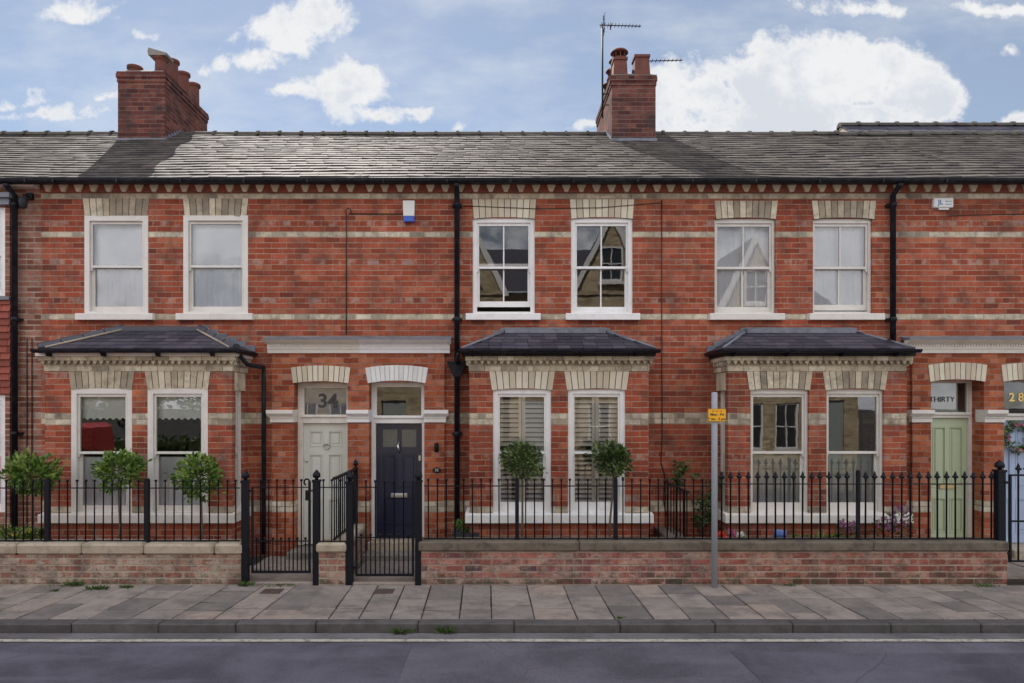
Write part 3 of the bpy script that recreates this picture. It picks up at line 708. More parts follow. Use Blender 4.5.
    if tile:                                     # pale mortar bedding beside the hip tiles
        for (ea, ta, s_) in ((ex0, t0, 1), (ex1, t1, -1)):
            mo = MB(); P0 = Vector((ea+s_*.10, ey+.0, ez+.022)); P1 = Vector((ta+s_*.07, -.03, tz+.012)); mo.tube([P0, P1], .016, 6)
            for q in (.24, .49, .74):
                P = Vector((ea, ey, ez+.012)).lerp(Vector((ta, -.01, tz+.012)), q); mo.tube([P+Vector((-s_*.07, 0, -.01)), P+Vector((0, 0, .066)), P+Vector((s_*.08, -.01, .015))], .008, 5)
            obj('hip_mortar', mo, M_STONE, B)
    # stepped lead flashing where the sloping ends meet the facade
    for (ea, ta, s_) in ((ex0, t0, 1), (ex1, t1, -1)):
        n = 6; st = MB()
        for i in range(n):
            a, b_ = ea+(ta-ea)*i/n, ea+(ta-ea)*(i+1)/n; zz = ez+(tz-ez)*(i+1)/n
            st.box(min(a, b_), max(a, b_), -.012, -.002, zz-.12, zz+.055)
        obj('step_flashing', st, M_LEAD, B)
    gt = MB(); n = 8
    def half(cy, cz, r_): return [(cy+r_*math.cos(math.pi+math.pi*k/n), cz+r_*math.sin(math.pi+math.pi*k/n)) for k in range(n+1)]
    gt.prism(half(ey-.045, ez-.012, .052), 'x', ex0-.05, ex1+.05)
    for xs in (ex0-.005, ex1+.005): gt.prism([(xs+(p[0]-(ey-.045)), p[1]) for p in half(ey-.045, ez-.012, .05)], 'y', ey-.04, -.03)
    x = ex0+.15
    while x < ex1: gt.prism([(ey-.10, ez-.02), (ey-.03, ez-.11), (yb-.08, ez-.11), (yb-.08, ez-.02)], 'x', x-.012, x+.012); x += .78
    obj('bay_gutter', gt, M_PIPE, B)
    for (a, b_) in wins:
        wn = sash_window(house, X(a, yb), X(b_, yb), zc, zb, yb, paint, glaze, 0, fills, **sash_kw)
        arch_lintel('lintel', wn, X(a, yb)-.02, X(b_, yb)+.02, zc-.028, .026, Z(371.6, yb)-zc+.004, yb, lint, .04, 10, True, .12, proud=.006)
    for xs, d in ((xl, 1), (xr, -1)):
        wn = sash_window(house, sy0, sy1, zc, zb, 0.0, paint, False, 0, sidefills, side=(xs, d), horns=True)
        lm = MB(); y = sy0-.04
        for k in range(4):
            lm.box(min(xs-d*.005, xs+d*.1), max(xs-d*.005, xs+d*.1), y+.004, y+.10, zc-.03, Z(372, yb), rng.random()); y += .104
        obj('lintel', lm, M_CREAM, wn)
    return B

def door_frame(house, x0, x1, z0, zc, yf, paint, leaf, ltop, fan):
    """frame, transom and fanlight; leaf = (x0, x1)"""
    f = MB()
    f.box(x0, leaf[0], yf, yf+.12, z0, zc); f.box(leaf[1], x1, yf, yf+.12, z0, zc)
    f.box(leaf[0], leaf[1], yf-.01, yf+.12, ltop+.004, fan[0]); f.bbox(leaf[0]-.02, leaf[1]+.02, yf-.035, yf+.02, fan[0]-.045, fan[0]-.005, .008)
    f.box(leaf[0], leaf[1], yf, yf+.12, fan[1], zc)
    f.box(leaf[0], leaf[0]+.014, yf+.02, yf+.06, fan[0], fan[1]); f.box(leaf[1]-.014, leaf[1], yf+.02, yf+.06, fan[0], fan[1])
    o = obj('door_frame', f, paint, house)
    p = MB(); p.face([(leaf[0], yf+.05, fan[0]), (leaf[1], yf+.05, fan[0]), (leaf[1], yf+.05, fan[1]), (leaf[0], yf+.05, fan[1])]); obj('fanlight', p, M_GLASS, o)
    return o
def door_leaf(house, x0, x1, z0, z1, y, paint, panels, glazed=()):
    """panels: (u0,u1,v0,v1) fractions; each a recessed field with a raised centre"""
    m = MB(); W_, H_ = x1-x0, z1-z0
    ps = [(x0+a*W_, x0+b_*W_, z0+c*H_, z0+d*H_) for a, b_, c, d in panels+list(glazed)]
    m.wall(lambda u, z, d: (u, y+d, z), x0+.002, x1-.002, z0, z1, ps, .018)
    m.box(x0+.002, x1-.002, y+.04, y+.05, z0, z1) if not glazed else None
    for i, (a, b_, c, d) in enumerate(ps):
        if i >= len(panels): continue
        e = .028
        m.face([(a, y+.018, c), (b_, y+.018, c), (b_, y+.018, d), (a, y+.018, d)])
        m.bbox(a+.012, b_-.012, y+.0, y+.017, c+.012, d-.012, .011) if False else None
        rect_frame(m, a+.002, b_-.002, c+.002, d-.002, y-.006, y+.016, .014, .014, .014, .014)
        m.bbox(a+e+.018, b_-e-.018, y+.006, y+.0178, c+e+.018, d-e-.018, .010)
    m.box(x0+.002, x1-.002, y-.012, y+.03, z0, z0+.02)
    o = obj('door', m, paint, house)
    for (a, b_, c, d) in ps[len(panels):]:
        p = MB(); p.face([(a, y+.012, c), (b_, y+.012, c), (b_, y+.012, d), (a, y+.012, d)]); obj('glass_panel', p, M_GLASSOBS, o)
    return o
M_GLASSOBS = plain('obscured_glass', (.10, .105, .09), .12, .5, 40, .5, spec=.8, bdist=.01)
def hood(house, x0, x1, mat, leadend):
    yb = -.06; z0, z1 = Z(352.8, -.14), Z(339.3, -.22)
    m = MB(); h = z1-z0
    m.prism([(-.06, z0), (-.085, z0), (-.092, z0+.05*1), (-.10, z0+.055), (-.11, z0+.085), (-.11, z0+.10), (-.06, z0+.10)], 'x', x0, x1)
    x = x0+.01
    while x < x1-.03: m.box(x, x+.022, -.125, -.06, z0+.101, z0+.135); x += .042
    m.box(x0, x1, -.108, -.06, z0+.101, z0+.135)
    m.prism([(-.06, z0+.136), (-.14, z0+.136), (-.155, z0+.15), (-.19, z0+.165), (-.225, z0+.195), (-.232, z0+.20), (-.232, h+z0), (-.06, h+z0)], 'x', x0-.02 if leadend < 0 else x0, x1+.02 if leadend > 0 else x1)
    o = obj('door_hood', m, mat, house)
    l = MB(); l.prism([(-.24, z1+.001), (-.24, z1+.018), (-.06, z1+.045), (-.004, z1+.065), (-.004, z1+.001)], 'x', x0-(.03 if leadend < 0 else 0), x1+(.03 if leadend > 0 else 0)); obj('lead_flashing', l, M_LEAD, o)
    return o
def impost(house, x0, x1, mat, el, er):
    x0, x1 = x0-.003, x1+.003
    z0, z1 = Z(422.3, -.1), Z(410, -.16); m = MB()
    def pr(y, p): return (x0-(p if el else 0), x1+(p if er else 0))
    a, b_ = pr(0, .02); m.box(a, b_, -.085, .12, z0, z0+.06)
    a, b_ = pr(0, .028); m.box(a, b_, -.095, .12, z0+.061, z0+.09)
    x = a
    while x < b_-.02: m.box(x+.004, x+.022, -.105, -.09, z0+.066, z0+.088); x += .035
    a, b_ = pr(0, .06); m.prism([(.12, z0+.091), (-.11, z0+.091), (-.135, z0+.12), (-.15, z0+.135), (-.15, z1), (.12, z1+.006)], 'x', a, b_)
    return obj('impost', m, mat, house)
def room(house, x0, x1):
    m = MB(); a, b_ = x0+.12, x1-.12
    for (z0, z1) in ((.1, 2.85), (3.0, 5.45)):
        m.face([(a, 4.2, z0), (b_, 4.2, z0), (b_, 4.2, z1), (a, 4.2, z1)]); m.face([(a, .27, z0), (a, 4.2, z0), (a, 4.2, z1), (a, .27, z1)]); m.face([(b_, .27, z0), (b_, 4.2, z0), (b_, 4.2, z1), (b_, .27, z1)])
        m.face([(a, .01, z0), (b_, .01, z0), (b_, 4.2, z0), (a, 4.2, z0)]); m.face([(a, .01, z1), (b_, .01, z1), (b_, 4.2, z1), (a, 4.2, z1)])
    m.face([(x0, 6.99, -.1), (x1, 6.99, -.1), (x1, 6.99, 5.7), (x0, 6.99, 5.7)])
    return obj('interior', m, M_ROOM, house)
def facade(house, x0, x1, ops, mat=None):
    m = MB(); m.wall(lambda u, z, d: (u, d, z), x0, x1, -.1, EAVE_Z-.03, ops, .2); return obj('wall', m, mat or M_BRICK, house)
def upper(house, px0, px1, crown, paint, spx, lpx, fill, glaze, gap, lm=None, z0px=313.4, kw={}):
    """first floor window with sill and flat topped brick lintel"""
    x0, x1, zc, z0 = X(px0), X(px1), Z(crown), Z(z0px)
    w = sash_window(house, x0, x1, zc, z0, 0.0, paint, glaze, gap, fill, **kw)
    sl_ = MB(); sl_.prism([(-.085, Z(319.6, -.08)), (-.085, Z(313.8, -.08)), (-.078, Z(313.2, -.08)), (.055, Z(313.2)+.004), (.055, Z(319.6, -.08))], 'x', X(spx[0], -.07), X(spx[1], -.07)); obj('sill', sl_, paint, w)
    arch_lintel('lintel', w, X(lpx[2]), X(lpx[3]), zc-.030, .026, Z(lpx[4])-zc+.004, 0.0, lm or M_CREAM, (X(lpx[1])-X(lpx[0])-X(lpx[3])+X(lpx[2]))/2, 10, True, .10)
    return (x0, x1, z0, zc-.012)
def chimney(house, x0, x1, y0, y1, zb, zt, pots, label=None):
    m = MB(); m.box(x0, x1, y0, y1, zb, zt-.20); m.box(x0-.014, x1+.014, y0-.014, y1+.014, zt-.199, zt-.12); m.box(x0-.028, x1+.028, y0-.028, y1+.028, zt-.119, zt-.04); m.box(x0-.02, x1+.02, y0-.02, y1+.02, zt-.039, zt)
    c = obj('chimney', m, M_CHIM, house)
    f = MB()
    f.mesh([(x0-.01, y0-.01, zt), (x1+.01, y0-.01, zt), (x1+.01, y1+.01, zt), (x0-.01, y1+.01, zt), (x0+.12, y0+.12, zt+.09), (x1-.12, y0+.12, zt+.09), (x1-.12, y1-.12, zt+.09), (x0+.12, y1-.12, zt+.09)], [(0, 1, 5, 4), (1, 2, 6, 5), (2, 3, 7, 6), (3, 0, 4, 7), (4, 5, 6, 7)]); obj('flaunching', f, M_FLAUNCH, c)
    for (px, py, kind, h, r_) in pots:
        p = MB(); z = zt+.03
        if kind == 'round': p.lathe(px, py, z, [(r_*.92, 0), (r_*.88, h*.3), (r_*.85, h-.1), (r_*.85, h-.075), (r_*1.1, h-.06), (r_*1.1, h-.01), (r_*1.0, h), (r_*.8, h), (r_*.8, h-.1)], 18)
        elif kind == 'square':
            q = r_; t = r_*.86
            p.mesh([(px-q, py-q, z), (px+q, py-q, z), (px+q, py+q, z), (px-q, py+q, z), (px-t, py-t, z+h), (px+t, py-t, z+h), (px+t, py+t, z+h), (px-t, py+t, z+h)], [(0, 1, 5, 4), (1, 2, 6, 5), (2, 3, 7, 6), (3, 0, 4, 7), (4, 5, 6, 7)]); p.box(px-q, px+q, py-q, py+q, z+h-.03, z+h+.02)
        po = obj('chimney_pot', p, M_TERRA, c)
        if kind == 'round' and h < 0: pass
    # lead flashing along the foot: apron in front, steps up each side
    l = MB(); l.box(x0-.03, x1+.03, y0-.012, y0-.003, zb+.0, EAVE_Z+PITCH*(y0-EAVE_Y)+.055)
    n = 6
    for xs, s_ in ((x0, -1), (x1, 1)):
        for i in range(n):
            ya = y0+(RIDGE_Y-y0)*i/n; zz = EAVE_Z+PITCH*(ya-EAVE_Y)
            l.prism([(ya, zz-.1), (ya+.115, zz-.05), (ya+.115, zz+.13), (ya+.02, zz+.13)], 'x', min(xs+s_*.004, xs+s_*.012), max(xs+s_*.004, xs+s_*.012))
    obj('lead_flashing', l, M_LEAD, c)
    return c
# ------------------------------------------------------------------ the terrace
P34, P32, P30, P28 = X(41), X(361), X(660.5), X(985)
EXT0, EXT1 = -12.2, 12.6
M_STEP = plain('worn_step_stone', (.21, .19, .17), .85, .25, 8, .3, dirt=(.08, .075, .07), dirtamt=.6)
# ---- pale-doored house on the left of the pair
h = thing('terraced_house', 'red brick terraced house with pale door numbered 34 and tile-edged bay roof', 'house', ((P34+P32)/2, 0, 0), 'brick houses of the terrace'); H34 = h
ops = [upper(h, 85.6, 147.3, 215.8, M_OFFWHITE, (75.5, 153), (81.7, 148.8, 84.8, 147.5, 198.5), (('blind', .47, M_BLIND), ('net', -.02, .55), ('vent',)), False, 0, kw={'rec': -.006, 'J': .05}),
       upper(h, 184.4, 247, 215.5, M_OFFWHITE, (176, 252.5), (181.8, 247.8, 184.6, 246.6, 198.5), (('blind', .5, M_BLIND), ('net', -.02, .55), ('vent',)), False, 0, kw={'rec': -.006, 'J': .05})]
BX0, BX1 = X(45, -.6), X(232, -.6)
DY, DF = -.06, .14
d34 = (X(294, DY), X(347.5, DY), .02, Z(381.3, DY)-.012)
facade(h, P34, P32, ops+[(BX0+.2, BX1-.2, .5, 2.9), (d34[0]-.03, d34[1]+.03, .02, 2.80)])
bay(h, BX0, BX1, [(72.4, 131), (148.8, 206.8)], (X(125), X(200)), (('lace', .16, M_BLINDGREEN), ('net', -.02, .46)), (('lace', .2, M_BLINDGREEN), ('net', -.02, .47)), M_OFFWHITE, False, M_BRICK, (BX0+.0, BX1+.12), True, {'rec': -.004, 'J': .05}, M_CREAM)
pm = MB(); pm.wall(lambda u, z, d: (u, DY+d, z), X(272, DY), P32, -.1, 3.14, [d34], .2); pm.face([(X(272, DY), DY, -.1), (X(272, DY), 0, -.1), (X(272, DY), 0, 3.14), (X(272, DY), DY, 3.14)]); obj('porch_wall', pm, M_PORCH, h)
arch_lintel('door_arch', h, d34[0]-.02, d34[1]+.02, Z(383.2, DY), .032, Z(366, DY)-Z(381.3, DY)+.005, DY, M_CREAMCLEAN, .03, 11, False, .16, proud=.008)
leaf = (X(303, DF), X(347.2, DF)); LZ = .15
fr = door_frame(h, X(296.5, DF), leaf[1]+.07, LZ-.01, d34[3]+.03, DF, M_CREAMPAINT, leaf, Z(423.4, DF), (Z(414.6, DF), Z(388, DF)))
fb = MB(); fb.box(leaf[0], leaf[1], DF+.058, DF+.064, Z(414.6, DF), Z(388, DF)); obj('frosted_backing', fb, plain('frosted_glass_grey', (.24, .25, .28), .35, .3, 6, .1), fr)
text('door_number', '34', .30, ((leaf[0]+leaf[1])/2+.03, DF+.044, Z(401.5, DF)), M_GREYNUM, fr, sx=1.05, bold=.008)
dr_ = door_leaf(h, leaf[0], leaf[1], LZ, Z(423.6, DF), DF+.04, M_DOOR34, [(.13, .44, .81, .94), (.56, .87, .81, .94), (.13, .44, .46, .745), (.56, .87, .46, .745), (.13, .44, .09, .37), (.56, .87, .09, .37)])
k = MB(); kx, kz = X(326.5, DF), Z(446, DF)
k.tube([(kx+.042*math.cos(a*.3142), DF+.018, kz+.042*math.sin(a*.3142)) for a in range(21)], .009, 8); k.lathe(kx, DF+.025, kz+.03, [(.02, 0), (.02, .02)], 10); obj('knocker', k, M_SILVER, dr_)
k = MB(); k.lathe(leaf[0]+.05, DF+.025, Z(462, DF), [(.012, 0), (.018, .01), (.012, .03)], 10); obj('lock', k, M_SILVER, dr_)
st = MB(); st.bbox(d34[0]-.04, d34[1]+.04, -.32, .2, -.05, .13, .012); obj('doorstep', st, M_STEP, h)
hood(h, X(266, -.15), P32-.001, M_CREAMPAINT, -1)
impost(h, X(272, DY), d34[0], M_CREAMPAINT, True, False)
main_roof(h, P34, P32, 1); gutter(h, P34, P32); corbels(h, P34, P32)
c34 = chimney(h, -7.36, -6.45, 2.67, 4.57, 6.6, 8.80, [(-6.62, 2.86, 'round', .34, .125), (-7.13, 2.86, 'round', .16, .135), (-6.63, 3.35, 'round', .54, .125), (-6.64, 3.85, 'round', .53, .125), (-6.66, 4.38, 'round', .55, .125), (-7.14, 3.5, 'round', .14, .12), (-7.14, 4.2, 'round', .14, .12)])
hc = MB(); hc.prism([(-6.80, 9.155), (-6.46, 9.155), (-6.445, 9.20), (-6.80, 9.30), (-6.815, 9.22)], 'y', 2.72, 3.02); obj('pot_cap', hc, M_FLAUNCH, c34)
dp = MB(); px_ = X(263, -.1); dp.tube([(BX1+.10, -.55, 3.05), (BX1+.16, -.45, 2.93), (px_, -.07, 2.90), (px_, -.07, 2.80), (px_, -.07, 0.05)], .033, 10); obj('downpipe', dp, M_PIPE, h)
cb = MB(); cb.tube([(X(346.5), -.012, Z(335)), (X(346.5), -.012, Z(216)), (X(345.8), -.012, Z(211)), (X(347.5), -.012, Z(208.2)), (X(350.5), -.012, Z(209)), (X(351.5), -.012, Z(212.5)), (X(349), -.012, Z(214)), (X(404), -.012, Z(214.2))], .007, 6); obj('cable', cb, M_INK, h)
room(h, P34, P32)

# ---- navy-doored house
h = thing('terraced_house', 'red brick terraced house with navy door, white bay sashes and slatted shutters', 'house', ((P32+P30)/2, 0, 0), 'brick houses of the terrace'); H32 = h
ops = [upper(h, 472.7, 534.8, 216.9, M_WHITE, (465.8, 540.6), (471.6, 536, 473.5, 535, 199.4), (), True, .085, M_CREAMCLEAN, kw={'rec': .03, 'J': .052}),
       upper(h, 571, 632.8, 216.9, M_WHITE, (566, 640), (569.6, 634.4, 571, 633, 199.4), (), True, 0, M_CREAMCLEAN, kw={'rec': .03, 'J': .052})]
BX0, BX1 = X(469.5, -.6), X(648.6, -.6)
d32 = (X(369, DY), X(424.3, DY), .02, Z(381, DY)-.012)
facade(h, P32, P30, ops+[(BX0+.2, BX1-.2, .5, 2.9), (d32[0]-.03, d32[1]+.03, .02, 2.80)])
bay(h, BX0, BX1, [(493, 551.2), (568, 625.4)], (X(507), X(603)), (('shutter',),) if False else (), (('shutter',),), M_WHITE, False, M_BRICK, (BX0-.10, BX1+.07), False, {'bottom': .13, 'rec': .03, 'J': .055}, M_CREAMCLEAN)
pm = MB(); xr_ = X(444.5, DY); pm.wall(lambda u, z, d: (u, DY+d, z), P32, xr_, -.1, 3.14, [d32], .2); pm.face([(xr_, DY, -.1), (xr_, 0, -.1), (xr_, 0, 3.14), (xr_, DY, 3.14)]); obj('porch_wall', pm, M_PORCH, h)
arch_lintel('door_arch', h, d32[0]-.02, d32[1]+.02, Z(383.2, DY), .042, Z(365.6, DY)-Z(380.6, DY)+.005, DY, M_WHITEBRICK, .04, 13, False, .16, proud=.008)
leaf = (X(375.7, DF), X(422, DF)); LZ = .245
fr = door_frame(h, X(371.5, DF), leaf[1]+.065, LZ-.03, d32[3]+.03, DF, M_WHITE, leaf, Z(423.4, DF), (Z(415.5, DF), Z(387, DF)))
dr_ = door_leaf(h, leaf[0], leaf[1], LZ, Z(423.6, DF), DF+.04, M_DOOR32, [(.14, .46, .46, .735), (.55, .87, .46, .735), (.14, .87, .09, .36)], [(.14, .46, .795, .95), (.55, .87, .795, .95)])
k = MB(); kx = (leaf[0]+leaf[1])/2; k.tube([(kx, DF+.03, Z(442, DF)), (kx-.012, DF+.0, Z(446, DF)), (kx+.004, DF-.006, Z(450, DF)), (kx, DF+.03, Z(453, DF))], [.012, .02, .016, .01], 8); obj('knocker', k, M_SILVER, dr_)
k = MB(); z_ = Z(495.6, DF); k.bbox(kx-.13, kx+.13, DF+.022, DF+.04, z_-.034, z_+.034, .006); k.bbox(kx-.105, kx+.105, DF+.012, DF+.024, z_-.02, z_+.02, .006); obj('letterbox', k, M_SILVER, dr_)
k = MB(); k.bbox(leaf[1]-.06, leaf[1]-.02, DF+.015, DF+.04, Z(461, DF), Z(455.5, DF), .006); obj('lock', k, M_SILVER, dr_)
st = MB(); st.bbox(d32[0]-.02, d32[1]+.02, -.10, .2, .05, .235, .01); obj('doorstep', st, M_STONE, h)
st = MB(); st.bbox(d32[0]-.10, d32[1]+.06, -.42, -.102, -.05, .11, .01); obj('lower_step', st, M_STEP, h)
hood(h, P32+.001, X(449.5, -.15), M_WHITE, 1)
impost(h, d34[1], d32[0], M_WHITE, False, False); impost(h, d32[1], xr_, M_WHITE, False, True)
main_roof(h, P32, P30, 2); gutter(h, P32, P30); corbels(h, P32, P30)
downpipe(h, X(457, -.09), EAVE_Z-.06, .02, hopper=Z(369.5, -.1))
gp = MB(); gp.tube([(BX0-.16, -.62, 3.07), (BX0-.20, -.35, 2.98), (X(459, -.1), -.12, 2.96)], .03, 8); obj('gutter_outlet', gp, M_PIPE, h)
c32 = chimney(h, 2.23, 3.08, 2.67, 4.60, 6.6, Z(75.2, 2.67), [(2.41, 2.86, 'square', .34, .14), (2.83, 2.86, 'square', .38, .155), (2.43, 3.3, 'round', .42, .12), (2.44, 3.75, 'round', .44, .12), (2.45, 4.3, 'round', .40, .12), (2.86, 3.5, 'round', .36, .12)])
zt = Z(75.2, 2.67)
for (x, y, zz, r_) in [(2.41, 2.86, zt+.40, .16), (2.43, 3.3, zt+.46, .14), (2.44, 3.75, zt+.48, .14), (2.45, 4.3, zt+.44, .14)]:
    hc = MB()
    for k_ in range(8):
        a = k_*math.pi/4; hc.tube([(x+r_*.7*math.cos(a), y+r_*.7*math.sin(a), zz), (x+r_*.72*math.cos(a), y+r_*.72*math.sin(a), zz+.12)], .012, 5)
    hc.lathe(x, y, zz, [(r_*.8, -.01), (r_*.85, .015), (r_*.7, .02)], 12); hc.lathe(x, y, zz+.11, [(r_*.9, 0), (r_*1.12, .01), (r_*.95, .05), (r_*.6, .06)], 12); obj('pot_cowl', hc, M_TERRA, c32)
cb = MB(); xq = X(661.5)
cb.tube([(xq, -.012, Z(200)), (xq, -.012, Z(300)), (xq+.01, -.012, Z(440)), (xq-.01, -.012, Z(462)), (xq+.05, -.012, Z(476)), (xq+.03, -.012, Z(500)), (xq+.07, -.012, Z(515))], .008, 6); obj('cable', cb, M_INK, h)
cb = MB(); cb.tube([(X(463), -.012, Z(206)), (X(536), -.016, Z(209)), (X(600), -.016, Z(208)), (X(660), -.012, Z(203))], .005, 5); obj('cable', cb, M_INK, h)
room(h, P32, P30)

# ---- green-doored house
h = thing('terraced_house', 'red brick terraced house with pale green door lettered THIRTY', 'house', ((P30+P28)/2, 0, 0), 'brick houses of the terrace'); H30 = h
cf = (('net', .45, 1.04), ('blind2',))
ops = [upper(h, 714.5, 775.5, 217.2, M_OFFWHITE, (710, 784.6), (714.8, 779, 716, 776, 200.8), (('net', .46, 1.04), ('net', -.02, .55)), True, 0, kw={'rec': .045, 'J': .022}),
       upper(h, 812.8, 872.3, 217.2, M_OFFWHITE, (809.4, 884.6), (812, 877, 813.5, 874.5, 200.8), (('net', .46, 1.04), ('net', -.02, .55)), True, .035, kw={'rec': .045, 'J': .022})]
BX0, BX1 = X(728, -.6), X(906.5, -.6)
d30 = (X(931, DY), X(984, DY), .02, Z(379.6, DY)-.012); DG = .20
facade(h, P30, P28, ops+[(BX0+.2, BX1-.2, .5, 2.9), (d30[0]-.03, d30[1]+.03, .02, 2.80)])
bay(h, BX0, BX1, [(750.5, 808.8), (826.5, 884)], (X(747), X(851)), (), (('film',),), M_OFFWHITE, False, M_BRICK, (BX0-.12, BX1+.03), False, {'bottom': .12, 'rec': .045, 'J': .022}, M_CREAM)
pm = MB(); xl_ = X(912.5, DY); pm.wall(lambda u, z, d: (u, DY+d, z), xl_, P28, -.1, 3.14, [d30], .26); pm.face([(xl_, DY, -.1), (xl_, 0, -.1), (xl_, 0, 3.14), (xl_, DY, 3.14)]); obj('porch_wall', pm, M_PORCH, h)
arch_lintel('door_arch', h, d30[0]-.02, d30[1]+.02, Z(381.8, DY), .04, Z(362.8, DY)-Z(379.2, DY)+.005, DY, M_CREAMCLEAN, .03, 11, False, .16, proud=.008)
leaf = (X(929, DG), X(968.6, DG)); LZ = .16
fr = door_frame(h, X(923, DG), X(972.5, DG), LZ-.01, d30[3]+.03, DG, M_OFFWHITE, leaf, Z(418, DG), (Z(412.2, DG), Z(383, DG)))
text('door_name', 'THIRTY', .118, (X(944, DG), DG+.044, Z(399.5, DG)), M_GREYNUM, fr, sx=1.0)
fb = MB(); fb.box(leaf[0], leaf[1]-.13, DG+.058, DG+.064, Z(412.2, DG), Z(383, DG)); obj('frosted_backing', fb, plain('frosted_glass_green', (.36, .39, .34), .4, .1, 6, .1), fr)
dr_ = door_leaf(h, leaf[0], leaf[1], LZ, Z(418.2, DG), DG+.04, M_DOOR30, [(.13, .46, .44, .93), (.56, .89, .44, .93), (.13, .46, .08, .36), (.56, .89, .08, .36)])
k = MB(); kx = (leaf[0]+leaf[1])/2; z_ = Z(487, DG); k.bbox(kx-.13, kx+.13, DG+.022, DG+.04, z_-.035, z_+.035, .006); obj('letterbox', k, M_BRASS, dr_)
st = MB(); st.bbox(d30[0]-.02, d30[1]+.02, -.30, .26, -.05, .15, .012); obj('doorstep', st, M_STONE, h)
hood(h, X(908.5, -.15), P28-.001, M_CREAMPAINT, -1)
impost(h, xl_, d30[0], M_OFFWHITE, True, False)
main_roof(h, P30, P28, 3); gutter(h, P30, P28); corbels(h, P30, P28)
downpipe(h, X(893, -.09), EAVE_Z-.06, 3.2)
room(h, P30, P28)

# ---- house at the right edge
h = thing('terraced_house', 'red brick terraced house cut by the right edge, pale blue door with gold 28', 'house', (P28+2, 0, 0), 'brick houses of the terrace')
d28 = (X(1004, DY), X(1057, DY), .02, Z(379.6, DY)-.012)
facade(h, P28, EXT1, [(d28[0]-.03, d28[1]+.03, .02, 2.80)])
pm = MB(); xr_ = d28[1]+.32; pm.wall(lambda u, z, d: (u, DY+d, z), P28, xr_, -.1, 3.14, [d28], .26); pm.face([(xr_, DY, -.1), (xr_, 0, -.1), (xr_, 0, 3.14), (xr_, DY, 3.14)]); obj('porch_wall', pm, M_PORCH, h)
arch_lintel('door_arch', h, d28[0]-.02, d28[1]+.02, Z(381.8, DY), .04, Z(362.8, DY)-Z(379.2, DY)+.005, DY, M_CREAMCLEAN, .03, 11, False, .16, proud=.008)
leaf = (d28[0]-.03, d28[1]-.06); LZ = .16
fr = door_frame(h, d28[0]-.1, d28[1]+.03, LZ-.01, d28[3]+.03, DG, M_OFFWHITE, leaf, Z(420.5, DG), (Z(413.5, DG), Z(382, DG)))
text('door_number', '2 8', .185, (X(1018.5, DG), DG+.044, Z(397.5, DG)), M_GOLD, fr, sx=1.0, bold=.004)
door_leaf(h, leaf[0], leaf[1], LZ, Z(420.7, DG), DG+.04, M_DOOR28, [(.13, .46, .44, .93), (.56, .89, .44, .93), (.13, .46, .08, .36), (.56, .89, .08, .36)])
st = MB(); st.bbox(d28[0]-.02, d28[1]+.02, -.30, .26, -.05, .15, .012); obj('doorstep', st, M_STONE, h)
hood(h, P28+.001, xr_+.1, M_CREAMPAINT, 1)
impost(h, d30[1], d28[0], M_OFFWHITE, False, False); impost(h, d28[1], xr_, M_OFFWHITE, False, True)
main_roof(h, P28, EXT1, 4); gutter(h, P28, EXT1); corbels(h, P28, EXT1); room(h, P28, EXT1)
cb = MB(); cb.tube([(X(947), -.012, Z(216)), (X(1000), -.012, Z(214.5)), (X(1100), -.012, Z(213))], .005, 5); obj('cable', cb, M_INK, h)
# ---- house at the left edge: brown brick strip, two-storey bay with hung tiles
h = thing('terraced_house', 'brown brick house cut by the left edge, red hung tiles between white bay windows', 'house', (P34-2, 0, 0), 'brick houses of the terrace')
BE = X(12.5, 0)
facade(h, EXT0, P34, [(EXT0+.3, BE-.06, .5, 5.3)], M_OLDBRICK)
b = MB(); yb = -.06
w0, w1 = Z(297, yb), Z(207, yb); g0, g1 = Z(512, yb), Z(395, yb)
b.wall(lambda u, z, d: (u, yb+d, z), EXT0+.1, BE, -.1, 5.45, [(BE-1.0, BE-.07, w0, w1), (BE-1.0, BE-.07, g0, g1)], .12)
b.face([(BE, yb, -.1), (BE, 0, -.1), (BE, 0, 5.45), (BE, yb, 5.45)])
bo = obj('bay', b, M_OLDBRICK, h)
ht = MB(); z = g1+.02; rr = random.Random(4)
while z < w0-.05:
    x = EXT0+.1-rr.uniform(0, .1)
    while x < BE+.02:
        ht.prism([(yb-.045, z), (yb-.032, z), (yb-.004, z+.13), (yb-.014, z+.13)], 'x', x+.002, min(x+.165, BE+.03), rr.random()); x += .168
    z += .105
obj('hung_tiles', ht, M_HUNGTILE, bo)
cn = MB(); cn.box(EXT0, BE+.05, yb-.09, -.004, Z(206, yb), Z(200, yb)); cn.box(EXT0, BE+.09, yb-.14, -.004, Z(199.8, yb), Z(195, yb)); cn.box(EXT0, BE+.03, yb-.06, yb-.004, w0-.05, w0); obj('cornice', cn, M_LEAD, bo)
for (a, c) in ((w0, w1), (g0, g1)):
    sash_window(h, BE-1.0, BE-.072, c, a, yb, M_WHITE, False, 0, (('net', 0, 1),), rec=.02)
m = MB(); m.box(EXT0, P34, -.17, -.005, Z(189.5), Z(184.5)); obj('fascia', m, M_CREAMPAINT, h)
main_roof(h, EXT0, P34, 5); gutter(h, EXT0, P34); room(h, EXT0, P34)
downpipe(h, X(14.5, -.09), EAVE_Z-.06, .02)
cb = MB()
for q in (27.5, 32.5): cb.tube([(X(q), -.014, Z(338)), (X(q), -.014, Z(346)), (X(q), -.014, .3)], .008, 6)
obj('cable', cb, M_INK, h)

